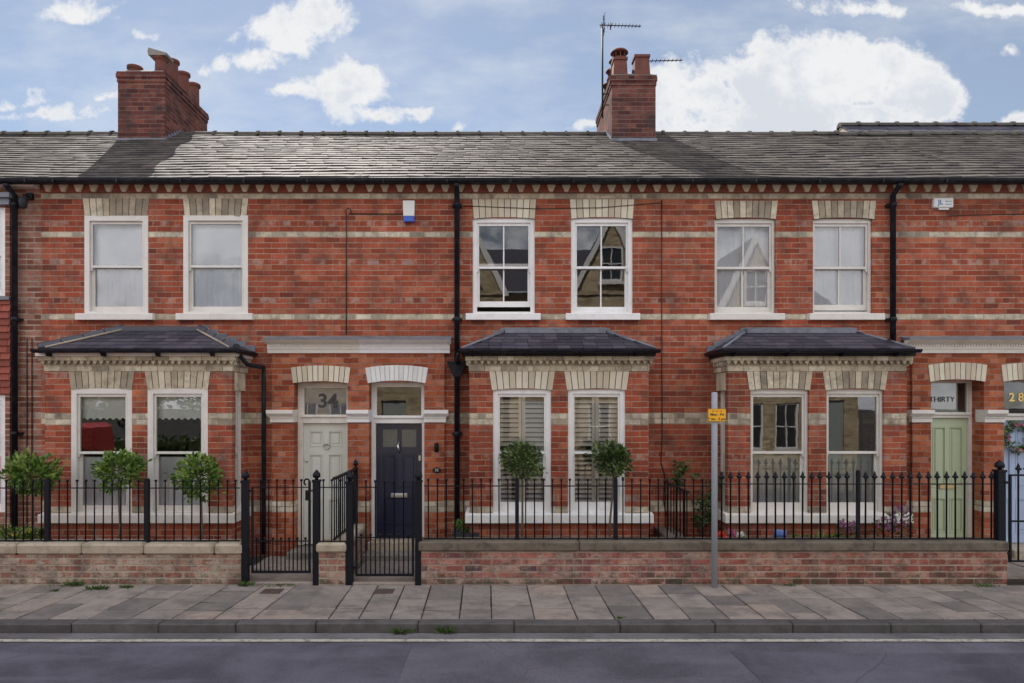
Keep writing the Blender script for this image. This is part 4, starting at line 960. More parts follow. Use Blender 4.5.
# ---- taller roof behind the right-hand houses
h = thing('rear_building', 'taller dark slate roof rising behind the ridge at the right', 'building', (10, 6, 0))
x0 = 7.98; rz = H+(VY-125)*15.6/F
m = MB(); rr = random.Random(9); ya, yr = 4.2, 5.3; za = rz-(yr-ya)*.75; slf = math.hypot(yr-ya, rz-za); ny, nz = -(rz-za)/slf, (yr-ya)/slf
slates(m, lambda u, v, n: (u, ya+v*(yr-ya)/slf+n*ny, za+v*(rz-za)/slf+n*nz), lambda v: x0, lambda v: 16, 0, slf, .3, .2, rr, .01, .006)
m.face([(x0, yr, rz), (16, yr, rz), (16, 9, rz-2.6), (x0, 9, rz-2.6)], .4)
ro = obj('roof', m, M_SLATEDARK, h)
rt = MB(); x = x0
while x < 16:
    for (a, b_, rad) in ((x, x+.40, .10), (x+.40, x+.45, .125)):
        rt.prism([(yr+rad*1.15*math.cos(math.pi*k/8), rz-.05+rad*math.sin(math.pi*k/8)) for k in range(9)], 'x', a+.002, b_-.001, rr.random())
    x += .45
obj('ridge_tiles', rt, M_RIDGE, ro)
m = MB(); m.prism([(ya+.03, 5.0), (ya+.03, za), (yr, rz-.05), (9, rz-2.7), (9, 5.0)], 'x', x0+.03, 15.9); obj('wall', m, M_STONE, h)

# ------------------------------------------------------------------ garden walls
def low_wall(name, label, x0, x1, mat, cop, zb, zt, y0=-1.64, y1=-1.36, cl=.85, group='low front garden walls', seed=0, over=.03):
    t = thing(name, label, 'garden wall', ((x0+x1)/2, (y0+y1)/2, 0), group)
    m = MB(); m.box(x0, x1, y0, y1, -.1, zb); obj('brickwork', m, mat, t)
    c = MB(); rr = random.Random(seed); x = x0-over*.5
    while x < x1+over*.5-.05:
        w = min(cl*rr.uniform(.9, 1.1), x1+over*.5-x); c.bbox(x+.003, x+w-.003, y0-over, y1+over, zb+.001, zt+rr.uniform(-.003, .003), .028 if cop is M_STONE else .015); x += w
    obj('coping', c, cop, t); return t
YW = -1.64
low_wall('garden_wall', 'low weathered pale brick wall with rounded sandstone coping, at left', EXT0, X(241, YW), M_LOW_PALE, M_STONE, Z(555, YW), Z(543.5, YW), seed=1)
low_wall('garden_wall', 'short brick pier with sandstone cap between the two front gates', X(317, YW), X(345.3, YW), M_LOW_PALE, M_STONE, Z(553, YW), Z(543, YW), seed=2, cl=2)
low_wall('garden_wall', 'low pinkish brick wall with dark coping below the shuttered bay', X(419.5, YW), X(713, YW), M_LOW_PINK, M_DARKSTONE, Z(551, YW), Z(541.5, YW), seed=3, cl=2.2)
low_wall('garden_wall', 'low red brick wall with dark coping right of the sign pole', X(713.4, YW), X(1007, YW), M_LOW_RED, M_DARKSTONE, Z(551, YW), Z(541.5, YW), seed=4, cl=2.2)
low_wall('garden_wall', 'brick dividing wall running from the gate pier back to the doors', -2.30, -1.99, M_LOW_PALE, M_STONE, .42, .53, y0=-1.33, y1=-.16, seed=5, group='dividing garden walls', over=.01)
low_wall('garden_wall', 'dark brick dividing wall left of the sign pole running back to the facade', 2.42, 2.68, M_LOW_RED, M_DARKSTONE, .36, .46, y0=-1.33, y1=-.02, seed=6, group='dividing garden walls', over=.02)
low_wall('garden_wall', 'mossy dividing wall behind the leftmost bay tree', P34-.12, P34+.12, M_LOW_RED, M_DARKSTONE, .36, .46, y0=-1.33, y1=-.02, seed=7, group='dividing garden walls', over=.02)

# ------------------------------------------------------------------ railings and gates
def dup(o, parent, loc):
    c = o.copy(); COL.objects.link(c); c.parent = parent; c.location = loc; return c
def bar_mesh(h, r=.0085, top='ball'):
    m = MB()
    if top == 'ball': m.lathe(0, 0, 0, [(r, 0), (r, h-.035), (.010, h-.034), (.018, h-.022), (.020, h-.014), (.015, h-.003), (.004, h)], 8)
    elif top == 'spear': m.lathe(0, 0, 0, [(r, 0), (r, h-.125), (.015, h-.12), (.015, h-.105), (.012, h-.10), (.036, h-.085), (.038, h-.07), (.018, h-.055), (.020, h-.045), (.013, h-.025), (.003, h)], 8)
    else: m.lathe(0, 0, 0, [(r, 0), (r, h)], 8)
    return m
def railing(name, label, x0, x1, y, zb, zrail, ztop, spacing, top, posts, group, post_w=.06, r=.0085, skip=()):
    t = thing(name, label, 'railing', ((x0+x1)/2, y, zb), group)
    m = MB(); m.box(x0, x1, y-.016, y+.016, zrail-.006, zrail+.006); obj('top_rail', m, M_IRON, t)
    m = MB(); m.box(x0, x1, y-.018, y+.018, zb+.002, zb+.016); obj('bottom_rail', m, M_IRON, t)
    for xp in posts:
        m = MB(); m.box(xp-post_w/2, xp+post_w/2, y-.025, y+.025, zb-.01, ztop-.01); m.box(xp-post_w*.7, xp+post_w*.7, y-.04, y+.04, zb-.01, zb+.02); m.prism([(xp-post_w/2, ztop-.0099), (xp+post_w/2, ztop-.0099), (xp+post_w*.3, ztop+.012), (xp-post_w*.3, ztop+.012)], 'y', y-.025, y+.025); obj('post', m, M_IRON, t)
    bm = bar_mesh(ztop-zb, r, top); bm.v = [(p[0]+t.location.x, p[1]+y, p[2]+zb) for p in bm.v]
    b0 = obj('bar', bm, M_IRON, t); n = int((x1-x0)/spacing); first = True
    for i in range(n+1):
        xx = x0+spacing*.5+i*spacing
        if xx > x1-.01 or any(abs(xx-p) < .05 for p in posts): continue
        o = b0 if first else b0.copy()
        if not first: COL.objects.link(o); o.parent = t
        first = False
        o.location = (xx-t.location.x, 0, 0); o.rotation_euler = (rng.uniform(-.006, .006), rng.uniform(-.006, .006), rng.uniform(0, 6))
    return t
YR = -1.5
RX = lambda p: X(p, YR)
G = 'black iron railings on the garden walls'
railing('railing', 'black iron railing with ball tops on the sandstone-capped left wall', RX(-25), RX(240), YR, Z(543.5, YW), Z(488, YR), Z(479.5, YR), .1165, 'ball', [RX(47.5), RX(147)], G)
railing('railing', 'black iron railing with ball tops before the shuttered bay', RX(424), RX(711), YR, Z(541.5, YW), Z(486, YR), Z(478.5, YR), .1165, 'ball', [RX(517), RX(615.5)], G, .05)
railing('railing', 'black spear-topped iron railing right of the sign pole', RX(717), RX(999), YR, Z(541.5, YW), Z(484, YR), Z(471, YR), .1185, 'spear', [RX(858)], G, .035, r=.0115)
def post(parent, x, y, z0, z1, w=.085, fin=True):
    m = MB(); m.bbox(x-w/2, x+w/2, y-w/2, y+w/2, z0, z1, .006); m.bbox(x-w*.6, x+w*.6, y-w*.6, y+w*.6, z1-.03, z1, .004)
    p = obj('post', m, M_IRON, parent)
    if fin:
        f = MB(); k = w/.085; f.lathe(x, y, z1, [(.022*k, 0), (.020*k, .02), (.045*k, .03), (.052*k, .055), (.044*k, .085), (.018*k, .115), (.006*k, .13)], 14); obj('finial', f, M_IRON, p)
    return p
def gate(label, x0, x1, y, z0, zmid, zrail, ztop, pl, pr, scroll, nb, posts):
    t = thing('garden_gate', label, 'gate', ((x0+x1)/2, y, 0), 'iron garden gates')
    f = MB(); f.box(x0, x1, y-.015, y+.015, z0, z0+.03); f.box(x0, x1, y-.012, y+.012, zmid-.006, zmid+.006); f.box(x0, x1, y-.012, y+.012, zrail-.006, zrail+.006)
    f.box(x0-.012, x0+.012, y-.014, y+.014, z0, zrail+.006); f.box(x1-.014, x1+.014, y-.014, y+.014, z0, ztop-.03)
    if scroll:
        f.tube([(x1, y, ztop-.04)]+[(x1-.035+.035*math.cos(a)*1.0, y, ztop-.04+.04*math.sin(a)) for a in [k*.4 for k in range(1, 12)]], .012, 6)
        f.box(x1-.05, x1-.015, y-.02, y+.02, zrail-.17, zrail-.04); f.box(x1, x1+.09, y-.01, y+.01, zrail-.055, zrail-.035)
    for zz in (z0+.1, zrail-.06): f.box(x0-.06, x0, y-.012, y+.012, zz, zz+.025)
    obj('frame', f, M_IRON, t)
    sp = (x1-x0)/nb
    for i in range(1, nb):
        xx = x0+i*sp
        b = bar_mesh(ztop-z0-.02, .0085); b.v = [(p[0]+xx, p[1]+y, p[2]+z0+.02) for p in b.v]; obj('bar', b, M_IRON, t)
    for i in range(nb):
        xx = x0+(i+.5)*sp
        b = bar_mesh(zmid-z0+.03, .0075, 'ball'); b.v = [(p[0]+xx, p[1]+y, p[2]+z0+.02) for p in b.v]; obj('short_bar', b, M_IRON, t)
    for (xp, zt_) in posts: post(t, xp, y-.02, -.02, zt_)
    return t
YG = -1.58; GX = lambda p: X(p, YG)
gate('black iron gate before the pale door, latch post with round finial', GX(252.5), GX(309.5), YG, Z(573, YG), Z(541, YG), Z(487.3, YG), Z(479, YG), 0, 0, True, 7, [(GX(246), Z(480, YG)), (GX(317), Z(479.5, YG))])
gate('black iron gate before the navy door', GX(356.5), GX(413), YG, Z(576, YG), Z(537.5, YG), Z(487.3, YG), Z(480, YG), 0, 0, False, 6, [(GX(350.3), Z(481, YG)), (GX(418.8), Z(480, YG))])
t = thing('garden_gate', 'spear-topped black iron gate at the right edge, before the blue door', 'gate', (GX(1035), YG, 0), 'iron garden gates')
x0, x1 = GX(1010), GX(1068); f = MB(); z0 = Z(562, YG); zr = Z(476, YG)
for zz in (z0, Z(522, YG), zr): f.box(x0, x1, YG-.014, YG+.014, zz, zz+.022)
for zz in (z0+.1, zr-.1): f.box(x0-.07, x0, YG-.012, YG+.012, zz, zz+.03)
f.box(x0-.014, x0+.014, YG-.014, YG+.014, z0, zr+.02); f.box(x1-.014, x1+.014, YG-.014, YG+.014, z0, zr+.02); obj('frame', f, M_IRON, t)
for i in range(1, 7):
    b = bar_mesh(Z(463, YG)-z0, .011, 'spear'); xx = x0+i*(x1-x0)/7; b.v = [(p[0]+xx, p[1]+YG, p[2]+z0) for p in b.v]; obj('bar', b, M_IRON, t)
post(t, GX(1002.5), YG+.05, 0.0, Z(470, YG), .10)
# rail above the pier between the gates
t = railing('railing', 'short length of black rail standing on the gate pier', GX(319), GX(348), YG, Z(543, YW), Z(487.3, YG), Z(479, YG), .11, 'ball', [], G)
# dividing railing running back to the doors
t = thing('railing', 'black railing running from the gate pier back between the two doors', 'railing', (-2.15, -.8, .53), G)
m = MB(); m.box(-2.175, -2.125, -1.48, -.12, 1.345, 1.372); m.box(-2.165, -2.135, -1.48, -.12, .55, .565); obj('top_rail', m, M_IRON, t)
for i in range(12):
    b = bar_mesh(.83, .009, 'plain'); yy = -1.47+i*.118; b.v = [(p[0]-2.15, p[1]+yy, p[2]+.53) for p in b.v]; obj('bar', b, M_IRON, t)
post(t, -2.15, -.14, .53, 1.38, .06)
# railing on the dividing wall by the sign pole
t = thing('railing', 'black plain railing on the dividing wall behind the sign pole', 'railing', (2.55, -.7, .46), G)
m = MB(); m.box(2.535, 2.565, -1.40, -.10, 1.16, 1.175); obj('top_rail', m, M_IRON, t)
for i in range(8):
    b = bar_mesh(.72, .009, 'ball'); yy = -1.33+i*.165; b.v = [(p[0]+2.55, p[1]+yy, p[2]+.46) for p in b.v]; obj('bar', b, M_IRON, t)

# ------------------------------------------------------------------ sign pole, boxes, lamps, aerials
t = thing('parking_sign', 'grey steel pole with small yellow parking plate', 'sign', (2.78, -1.76, 0))
m = MB(); m.lathe(2.78, -1.76, -.05, [(.038, 0), (.038, 2.53), (.034, 2.54), (.005, 2.545)], 16); obj('pole', m, M_GALV, t)
sx_, sz_ = (717-VX)/sc(-1.81), Z(415.2, -1.81)
m = MB(); m.bbox(sx_-.117, sx_+.117, -1.815, -1.809, sz_-.083, sz_+.083, .002); pl = obj('plate', m, M_YELLOW, t)
m = MB(); rect_frame(m, sx_-.115, sx_+.115, sz_-.081, sz_+.081, -1.8165, -1.8152, .004, .004, .004, .004); obj('plate_border', m, M_INK, pl)
m = MB(); m.box(2.74, 2.82, -1.808, -1.72, sz_-.015, sz_+.015); obj('clip', m, M_GALV, t)
text('lettering', 'Mon - Fri', .046, (sx_, -1.816, sz_+.008), M_INK, pl, .0006, 1.0, .0012)
text('lettering', '9 am - 5 pm', .044, (sx_, -1.816, sz_-.048), M_INK, pl, .0006, 1.0, .0012)
cols = M_PETALR
m = MB()
for q in (-.05, 0, .05): m.box(sx_+q-.012, sx_+q+.012, -1.8165, -1.8152, sz_+.045, sz_+.058)
obj('emblem', m, plain('red_ink', (.55, .06, .02), .5, .05, 10, 0), pl)
# alarm boxes
t = thing('alarm_box', 'white burglar alarm box with blue lens under the eaves', 'alarm box', (X(409.3), -.03, Z(212)), 'alarm boxes on the facades')
x0, x1 = X(403.5), X(415.2); m = MB(); m.prism([(x0+.008, Z(217)), (x0, Z(202)), (x1, Z(202)), (x1-.008, Z(217))], 'y', -.075, -.002); obj('housing', m, M_PLASTICWHITE, t)
m = MB(); m.prism([(x0+.010, Z(222.6)), (x0+.008, Z(217.2)), (x1-.008, Z(217.2)), (x1-.010, Z(222.6))], 'y', -.072, -.002); obj('lens', m, M_BLUE, t)
t = thing('alarm_box', 'flat white alarm box with blue lettering at upper right', 'alarm box', (X(940.5), -.03, Z(204)), 'alarm boxes on the facades')
x0, x1 = X(931), X(950.8); m = MB(); m.bbox(x0, x1, -.07, -.002, Z(208.8), Z(199), .012); m.box(x0+.09, x1-.06, -.05, -.002, Z(210.5), Z(208.7)); hb = obj('housing', m, M_PLASTICWHITE, t)
text('lettering', 'JL', .10, (X(937.5), -.071, Z(203.8)), M_INKBLUE, hb, .001, 1.0, .002)
text('lettering', 'Alarms', .035, (X(945.5), -.071, Z(202.6)), M_INKBLUE, hb, .001); text('lettering', 'Security', .03, (X(945.5), -.071, Z(205.5)), M_INKBLUE, hb, .001)
# wall lantern beside the navy door
t = thing('wall_light', 'small black cylinder wall light beside the navy door', 'wall light', (X(443.2), -.06, Z(447)))
xx = X(436.5, -.1); m = MB(); m.lathe(xx, -.11, Z(452, -.1), [(.02, 0), (.034, .01), (.034, .13), (.026, .14)], 14); m.box(xx-.02, xx+.02, -.10, -.062, Z(449, -.1), Z(445, -.1)); obj('lamp_body', m, M_IRON, t)
t = thing('house_number_plate', 'small dark oval number plate right of the navy door', 'number plate', (xx, -.06, Z(470)))
m = MB(); n = 20; m.prism([(xx+.062*math.cos(6.283*k/n), Z(470, -.06)+.042*math.sin(6.283*k/n)) for k in range(n)], 'y', -.078, -.062); pl = obj('plate', m, M_IRON, t)
text('number', '32', .06, (xx, -.079, Z(470, -.06)), M_SILVER, pl, .001, 1.0, .001)
t = thing('wall_light', 'old dark wall lantern on the brown brick strip at left', 'wall light', (X(31), 0, Z(204)))
xx = X(31); m = MB(); m.box(xx-.05, xx+.05, -.05, -.002, Z(200), Z(194)); m.tube([(xx, -.05, Z(198)), (xx, -.16, Z(198)), (xx, -.17, Z(201))], .012, 6); obj('bracket', m, M_IRON, t)
m = MB(); m.lathe(xx, -.17, Z(212), [(.02, 0), (.05, .03), (.065, .13), (.03, .17), (.01, .19)], 10); obj('lantern', m, M_AERIAL, t)
# aerials
def aerial(label, mast, boom, n, dirx, drop):
    t = thing('tv_aerial', label, 'aerial', mast[0], 'television aerials')
    m = MB(); m.tube(mast, .018, 8); obj('mast', m, M_AERIAL, t)
    b = MB(); a, c = Vector(boom[0]), Vector(boom[1]); b.tube([a, c], .010, 6)
    for i in range(n):
        p = a.lerp(c, (i+.5)/n); L = .09*(1-.35*i/n)
        b.tube([p+Vector((0, -L, 0)), p+Vector((0, L, 0))], .006, 5); b.tube([p+Vector((0, 0, -.022)), p+Vector((0, 0, .022))], .007, 5)
    if drop:
        p = a.lerp(c, .12)
        for s_ in (-1, 1):
            b.tube([p, p+Vector((-.05+.02, 0, .20*s_))], .008, 5)
            for q in (.06, .12, .18): b.tube([p+Vector((-.01, -.12, q*s_)), p+Vector((-.01, .12, q*s_))], .005, 5)
        b.tube([p+Vector((.12, 0, -.09)), p+Vector((.12, 0, .05))], .012, 5)
    obj('boom', b, M_AERIAL, t); return t
mx = 2.14; ym = 3.0; q = (ym-CAMY)/F
def AP(px, py): return ((px-VX)*q, ym, H+(VY-py)*q)
a = aerial('television aerial on tall mast strapped to the right chimney', [AP(602.5, 118), AP(602.5, 24)], (AP(599.5, 25), AP(641, 26.2)), 12, 1, True)
s_ = MB()
for py in (94, 105): p = AP(602.5, py); s_.tube([p, (2.235, ym, p[2])], .01, 6); s_.tube([(2.236, 2.66, p[2]), (2.236, ym+.4, p[2])], .006, 5)
obj('bracket', s_, M_AERIAL, a)
ym = 3.9; q = (ym-CAMY)/F
aerial('low television aerial projecting right behind the chimney pots', [(2.99, 3.9, zt+.02), (2.99, 3.9, AP(650, 58)[2])], ((2.99, 3.9, AP(650, 61.2)[2]), AP(682.5, 60.2)), 11, 1, False)
# ------------------------------------------------------------------ planting
def leaf(m, p, d, L, w, tint, up=None):
    d = d.normalized(); s_ = d.cross(Vector((rng.uniform(-1, 1), rng.uniform(-1, 1), rng.uniform(-1, 1)))).normalized()*w*.5
    n = d.cross(s_).normalized()
    a, b, c = p, p+d*L*.5, p+d*L
    m.face([a, b+s_+n*L*.08, c, b-s_+n*L*.08], tint)
def crown(cx, cy, cz, rx, rz, n, L, seed, lumps=22):
    """leaf-sized faces in uneven clumps through a ball"""
    r = random.Random(seed); m = MB(); cl = []
    for i in range(lumps):
        v = Vector((r.gauss(0, 1), r.gauss(0, 1), r.gauss(0, 1))).normalized(); cl.append((v, r.uniform(.62, 1.16), r.uniform(-.22, .30)))
    for i in range(n):
        v = Vector((r.gauss(0, 1), r.gauss(0, 1), r.gauss(0, 1))).normalized(); k = 1.0; tt = 0.0; bd = -1
        for (c, f, t) in cl:
            if v.dot(c) > bd: bd = v.dot(c); k = f; tt = t
        k = .68+(k-.68)*min(1, max(0, (bd-.55)*2.6)); rad = k*(r.random()**.30)*r.uniform(.92, 1.06)*(1.2 if r.random() < .06 else 1)
        p = Vector((cx+v.x*rx*rad, cy+v.y*rx*rad, cz+v.z*rz*rad))
        d = (v+Vector((r.uniform(-.8, .8), r.uniform(-.8, .8), r.uniform(-.3, .9))))
        leaf(m, p, d, L*r.uniform(.7, 1.25), L*.55, min(1, max(0, .5+tt+r.uniform(-.35, .4))))
    return m
def lollipop(px, py, rpx, rzpx, y, label, group, mat, seed, n=1500, L=.075, cat='tree', pxt=None):
    s_ = sc(y); x, z = (px-VX)/s_, H-(py-VY)/s_; rx, rz = rpx/s_, rzpx/s_
    t = thing('bay_tree', label, cat, (x, y, 0), group)
    obj('crown', crown(x, y, z, rx, rz, n, L, seed), mat, t)
    r = random.Random(seed); xb = x+(0 if pxt is None else (pxt-px)/s_)
    m = MB(); m.tube([(xb, y, .28), (xb+(x-xb)*.3+r.uniform(-.015, .015), y, .28+(z-.28)*.35), (x+(xb-x)*.2+r.uniform(-.01, .01), y+.01, .28+(z-.28)*.7), (x, y, z)], [.017, .015, .014, .010], 8)
    for k in range(7):
        a = r.uniform(0, 6.28); m.tube([(x, y, z-rz*.5+k*rz*.1), (x+rx*.6*math.cos(a), y+rx*.6*math.sin(a), z-rz*.2+k*rz*.12)], [.008, .003], 5)
    obj('trunk', m, M_BARK, t)
    p = MB(); p.lathe(xb, y, .022, [(.13, 0), (.17, .26), (.185, .262), (.185, .30), (.16, .30), (.155, .27), (.02, .27)], 20); obj('pot', p, M_POT, t)
    return t
G = 'clipped bay trees in the left garden'
lollipop(31, 476, 25, 21, -1.12, 'leafy clipped bay tree with pale stem, nearest the left edge', G, M_LEAF, 21, 1150, pxt=35)
lollipop(119, 469.5, 22.5, 19, -1.12, 'clipped bay tree before the left sash of the tile-edged bay', G, M_LEAF, 22, 950)
lollipop(200, 477, 21.5, 23.5, -1.12, 'clipped bay tree beside the right sash of the tile-edged bay', G, M_LEAF, 23, 950, pxt=201.5)
G = 'round box trees before the shuttered bay'
lollipop(522, 459.5, 22, 18.5, -1.1, 'dark round-headed standard tree before the left shuttered window', G, M_LEAFDARK, 24, 1050, .07)
lollipop(613.5, 459, 21.5, 19, -1.1, 'dark round-headed standard tree before the right shuttered window', G, M_LEAFDARK, 25, 1050, .07, pxt=609)
def clump(name, label, cat, x, y, z, rx, rz, n, L, mat, seed, petals=None, group=None, pn=30, stem=True, petalL=.03):
    r = random.Random(seed); t = thing(name, label, cat, (x, y, z), group); m = MB()
    for i in range(n):
        a = r.uniform(0, 6.28); q = r.random()**.5; p = Vector((x+rx*q*math.cos(a), y+min(rx, .14)*q*math.sin(a), z+rz*r.uniform(0, .85)))
        leaf(m, p, Vector((math.cos(a)*.6, math.sin(a)*.6, r.uniform(.1, 1.2))), L*r.uniform(.7, 1.3), L*.4, r.random())
    obj('foliage', m, mat, t)
    if petals:
        for i in range(pn):
            m = MB(); a = r.uniform(0, 6.28); q = r.random()**.5; p = Vector((x+rx*.9*q*math.cos(a), y-.02+min(rx, .12)*q*math.sin(a), z+rz*r.uniform(.55, 1.05)))
            for k in range(5):
                an = k*1.2566+r.random(); leaf(m, p, Vector((math.cos(an), -.5, math.sin(an))), petalL, petalL*.8, r.random())
            obj('blossom', m, petals, t)
    return t
yF = -1.2; FX = lambda p, y=yF: X(p, y)
clump('flowering_plant', 'low yellow-flowered leafy plant at the left edge', 'plant', FX(12), yF, .42, .36, .26, 420, .07, M_LEAF, 31, M_PETALY, pn=16, petalL=.028)
clump('flowering_plant', 'bright red flowers just right of the sign pole', 'plant', FX(720.5), yF, .46, .07, .14, 40, .05, M_LEAF, 32, M_PETALR, 'flowers in the garden by the sign pole', 16, petalL=.04)
clump('flowering_plant', 'pink flowers between red and white ones by the sign pole', 'plant', FX(731), yF, .46, .06, .15, 40, .05, M_LEAF, 33, M_PETALP, 'flowers in the garden by the sign pole', 14, petalL=.04)
clump('flowering_plant', 'white flowers beside the pink ones by the sign pole', 'plant', FX(739), yF, .47, .06, .13, 30, .05, M_LEAF, 34, M_PETALW, 'flowers in the garden by the sign pole', 12, petalL=.04)
for (p, lab, sd, hh) in [(847, 'mauve-flowered plant below the right sash of the spear-railed bay', 35, .32), (885, 'mauve-flowered bush near the end of the spear-railed bay', 36, .36), (901, 'tall leafy mauve-flowered plant beside the green door', 37, .52)]:
    clump('flowering_plant', lab, 'plant', FX(p), yF, .42, .14, hh, 130, .055, M_LEAFDARK, sd, M_PETALV, 'mauve plants along the bay', 40, petalL=.028)
clump('shrub', 'low green ground plants along the foot of the spear-railed bay', 'plant', FX(826), -1.05, .38, .42, .16, 300, .06, M_LEAF, 38)
m = MB(); x = FX(780); m.lathe(x, yF, .02, [(.06, 0), (.075, .50), (.085, .51), (.085, .60), (.06, .60)], 16); obj('flower_pot', m, M_BLUEPOT, None, (x, yF, 0), 'small blue glazed pot behind the spear railing', 'pot')
# trough of small plants by the drainpipe
t = thing('planter_trough', 'dark trough of variegated leaves at the drainpipe foot', 'planter', (X(463, -.5), -.5, 0))
x = X(466, -.5); m = MB(); m.prism([(x-.17, .02), (x+.17, .02), (x+.20, .48), (x-.20, .48)], 'y', -.62, -.36); obj('trough', m, M_POT, t)
m = crown(x, -.49, .56, .19, .10, 260, .05, 41); obj('foliage', m, M_GRASS, t)
# climber on the wall left of the sign pole
t = thing('climbing_plant', 'straggly green climber on the brick wall left of the sign pole', 'plant', (X(690), -.2, 0))
m = MB(); r = random.Random(5)
stems = [[(X(702, -.3), -.3, .3), (X(690, -.25), -.25, Z(492, -.25)), (X(681, -.2), -.2, Z(485, -.2)), (X(679, -.15), -.15, Z(468, -.15))], [(X(703, -.3), -.3, .3), (X(706, -.3), -.3, Z(500, -.3)), (X(703, -.25), -.25, Z(470, -.25))], [(X(708, -.35), -.35, .3), (X(716, -.3), -.3, Z(490, -.3)), (X(722, -.3), -.3, Z(478, -.3))]]
for s_ in stems: m.tube(s_, [.012, .009, .006, .004][:len(s_)], 6)
obj('stem', m, M_BARK, t)
m = MB()
for (px, py, rx, rz, n) in [(679, 470, 6, 9, 80), (677, 482, 5, 7, 60), (684, 466, 5, 5, 25), (703, 500, 7, 9, 60), (706, 512, 9, 12, 130), (712, 490, 6, 12, 60), (717, 478, 4, 8, 30), (700, 520, 8, 6, 60), (693, 476, 4, 4, 12)]:
    for i in range(n):
        a, q = r.uniform(0, 6.28), r.random()**.5; y = r.uniform(-.42, -.1); p = Vector((X(px+rx*q*math.cos(a), y), y, Z(py+rz*q*math.sin(a), y)))
        leaf(m, p, Vector((r.uniform(-1, 1), r.uniform(-1, .3), r.uniform(-.6, .8))), r.uniform(.05, .09), .04, r.random()*.7)
obj('foliage', m, M_LEAFDARK, t)
# wreath on the blue door
t = thing('door_wreath', 'round leafy wreath with pale flowers hanging on the blue door', 'wreath', (X(1016, DG), DG, Z(437, DG)))
cx, cz = X(1018, DG), Z(437, DG); m = MB(); r = random.Random(8)
for i in range(380):
    a = r.uniform(0, 6.283); rr_ = .20+r.gauss(0, .035); p = Vector((cx+rr_*math.cos(a), DG+.01+r.uniform(-.05, .02), cz+rr_*math.sin(a))); leaf(m, p, Vector((r.uniform(-1, 1), r.uniform(-.8, .1), r.uniform(-1, 1))), .06, .028, r.random())
obj('foliage', m, M_LEAF, t)
for i in range(16):
    m = MB(); a = r.uniform(0, 6.283); p = Vector((cx+.2*math.cos(a), DG-.05, cz+.2*math.sin(a)))
    for k in range(6): leaf(m, p, Vector((math.cos(k*1.05), -.4, math.sin(k*1.05))), .03, .026, r.random())
    obj('blossom', m, M_PETALP, t)
# weeds in the joints
def weed(px, y, w, hgt, n, label, seed, z=0.0):
    x = (px-VX)/sc(y); r = random.Random(seed); m = MB()
    for i in range(n):
        a = r.uniform(0, 6.28); q = r.random(); p = Vector((x+w*q*math.cos(a), y+w*.4*q*math.sin(a), z))
        leaf(m, p, Vector((math.cos(a)*.8, math.sin(a)*.8, r.uniform(.4, 1.6))), hgt*r.uniform(.5, 1.2), .016, r.random())
    obj('weed', m, M_GRASS, None, (x, y, z), label, 'weed', 'weeds in the pavement joints')
weed(75, -1.70, .10, .09, 70, 'tuft of weeds at the foot of the left wall, nearest the left edge', 51)
weed(98, -1.86, .13, .06, 120, 'widest flat patch of weeds on the flags by the left wall', 52)
weed(127, -1.80, .08, .05, 60, 'small weed patch on the flags, right of the widest patch', 53)
weed(54, -1.95, .05, .04, 30, 'tiny weed on the flags near the left edge', 54)
weed(246, -1.70, .09, .07, 80, 'green weed at the foot of the left gate post', 55)
weed(281, -1.68, .22, .03, 80, 'thin line of weeds under the pale door gate', 56)
weed(401, KY-.03, .11, .09, 80, 'dry spreading weed in the gutter below the kerb', 57, ROADZ)
weed(446, KY-.02, .06, .13, 100, 'upright green weed growing from the gutter at the kerb', 58, ROADZ)
weed(791, -1.69, .10, .03, 40, 'thin weeds at the foot of the red wall', 59)
weed(63, -1.69, .3, .02, 60, 'low moss line along the foot of the left wall', 60)
weed(985, -1.72, .16, .04, 60, 'weeds at the right end of the red wall', 61)
weed(620, KY+.18, .05, .03, 25, 'tiny weed in the joint behind the kerb', 62)

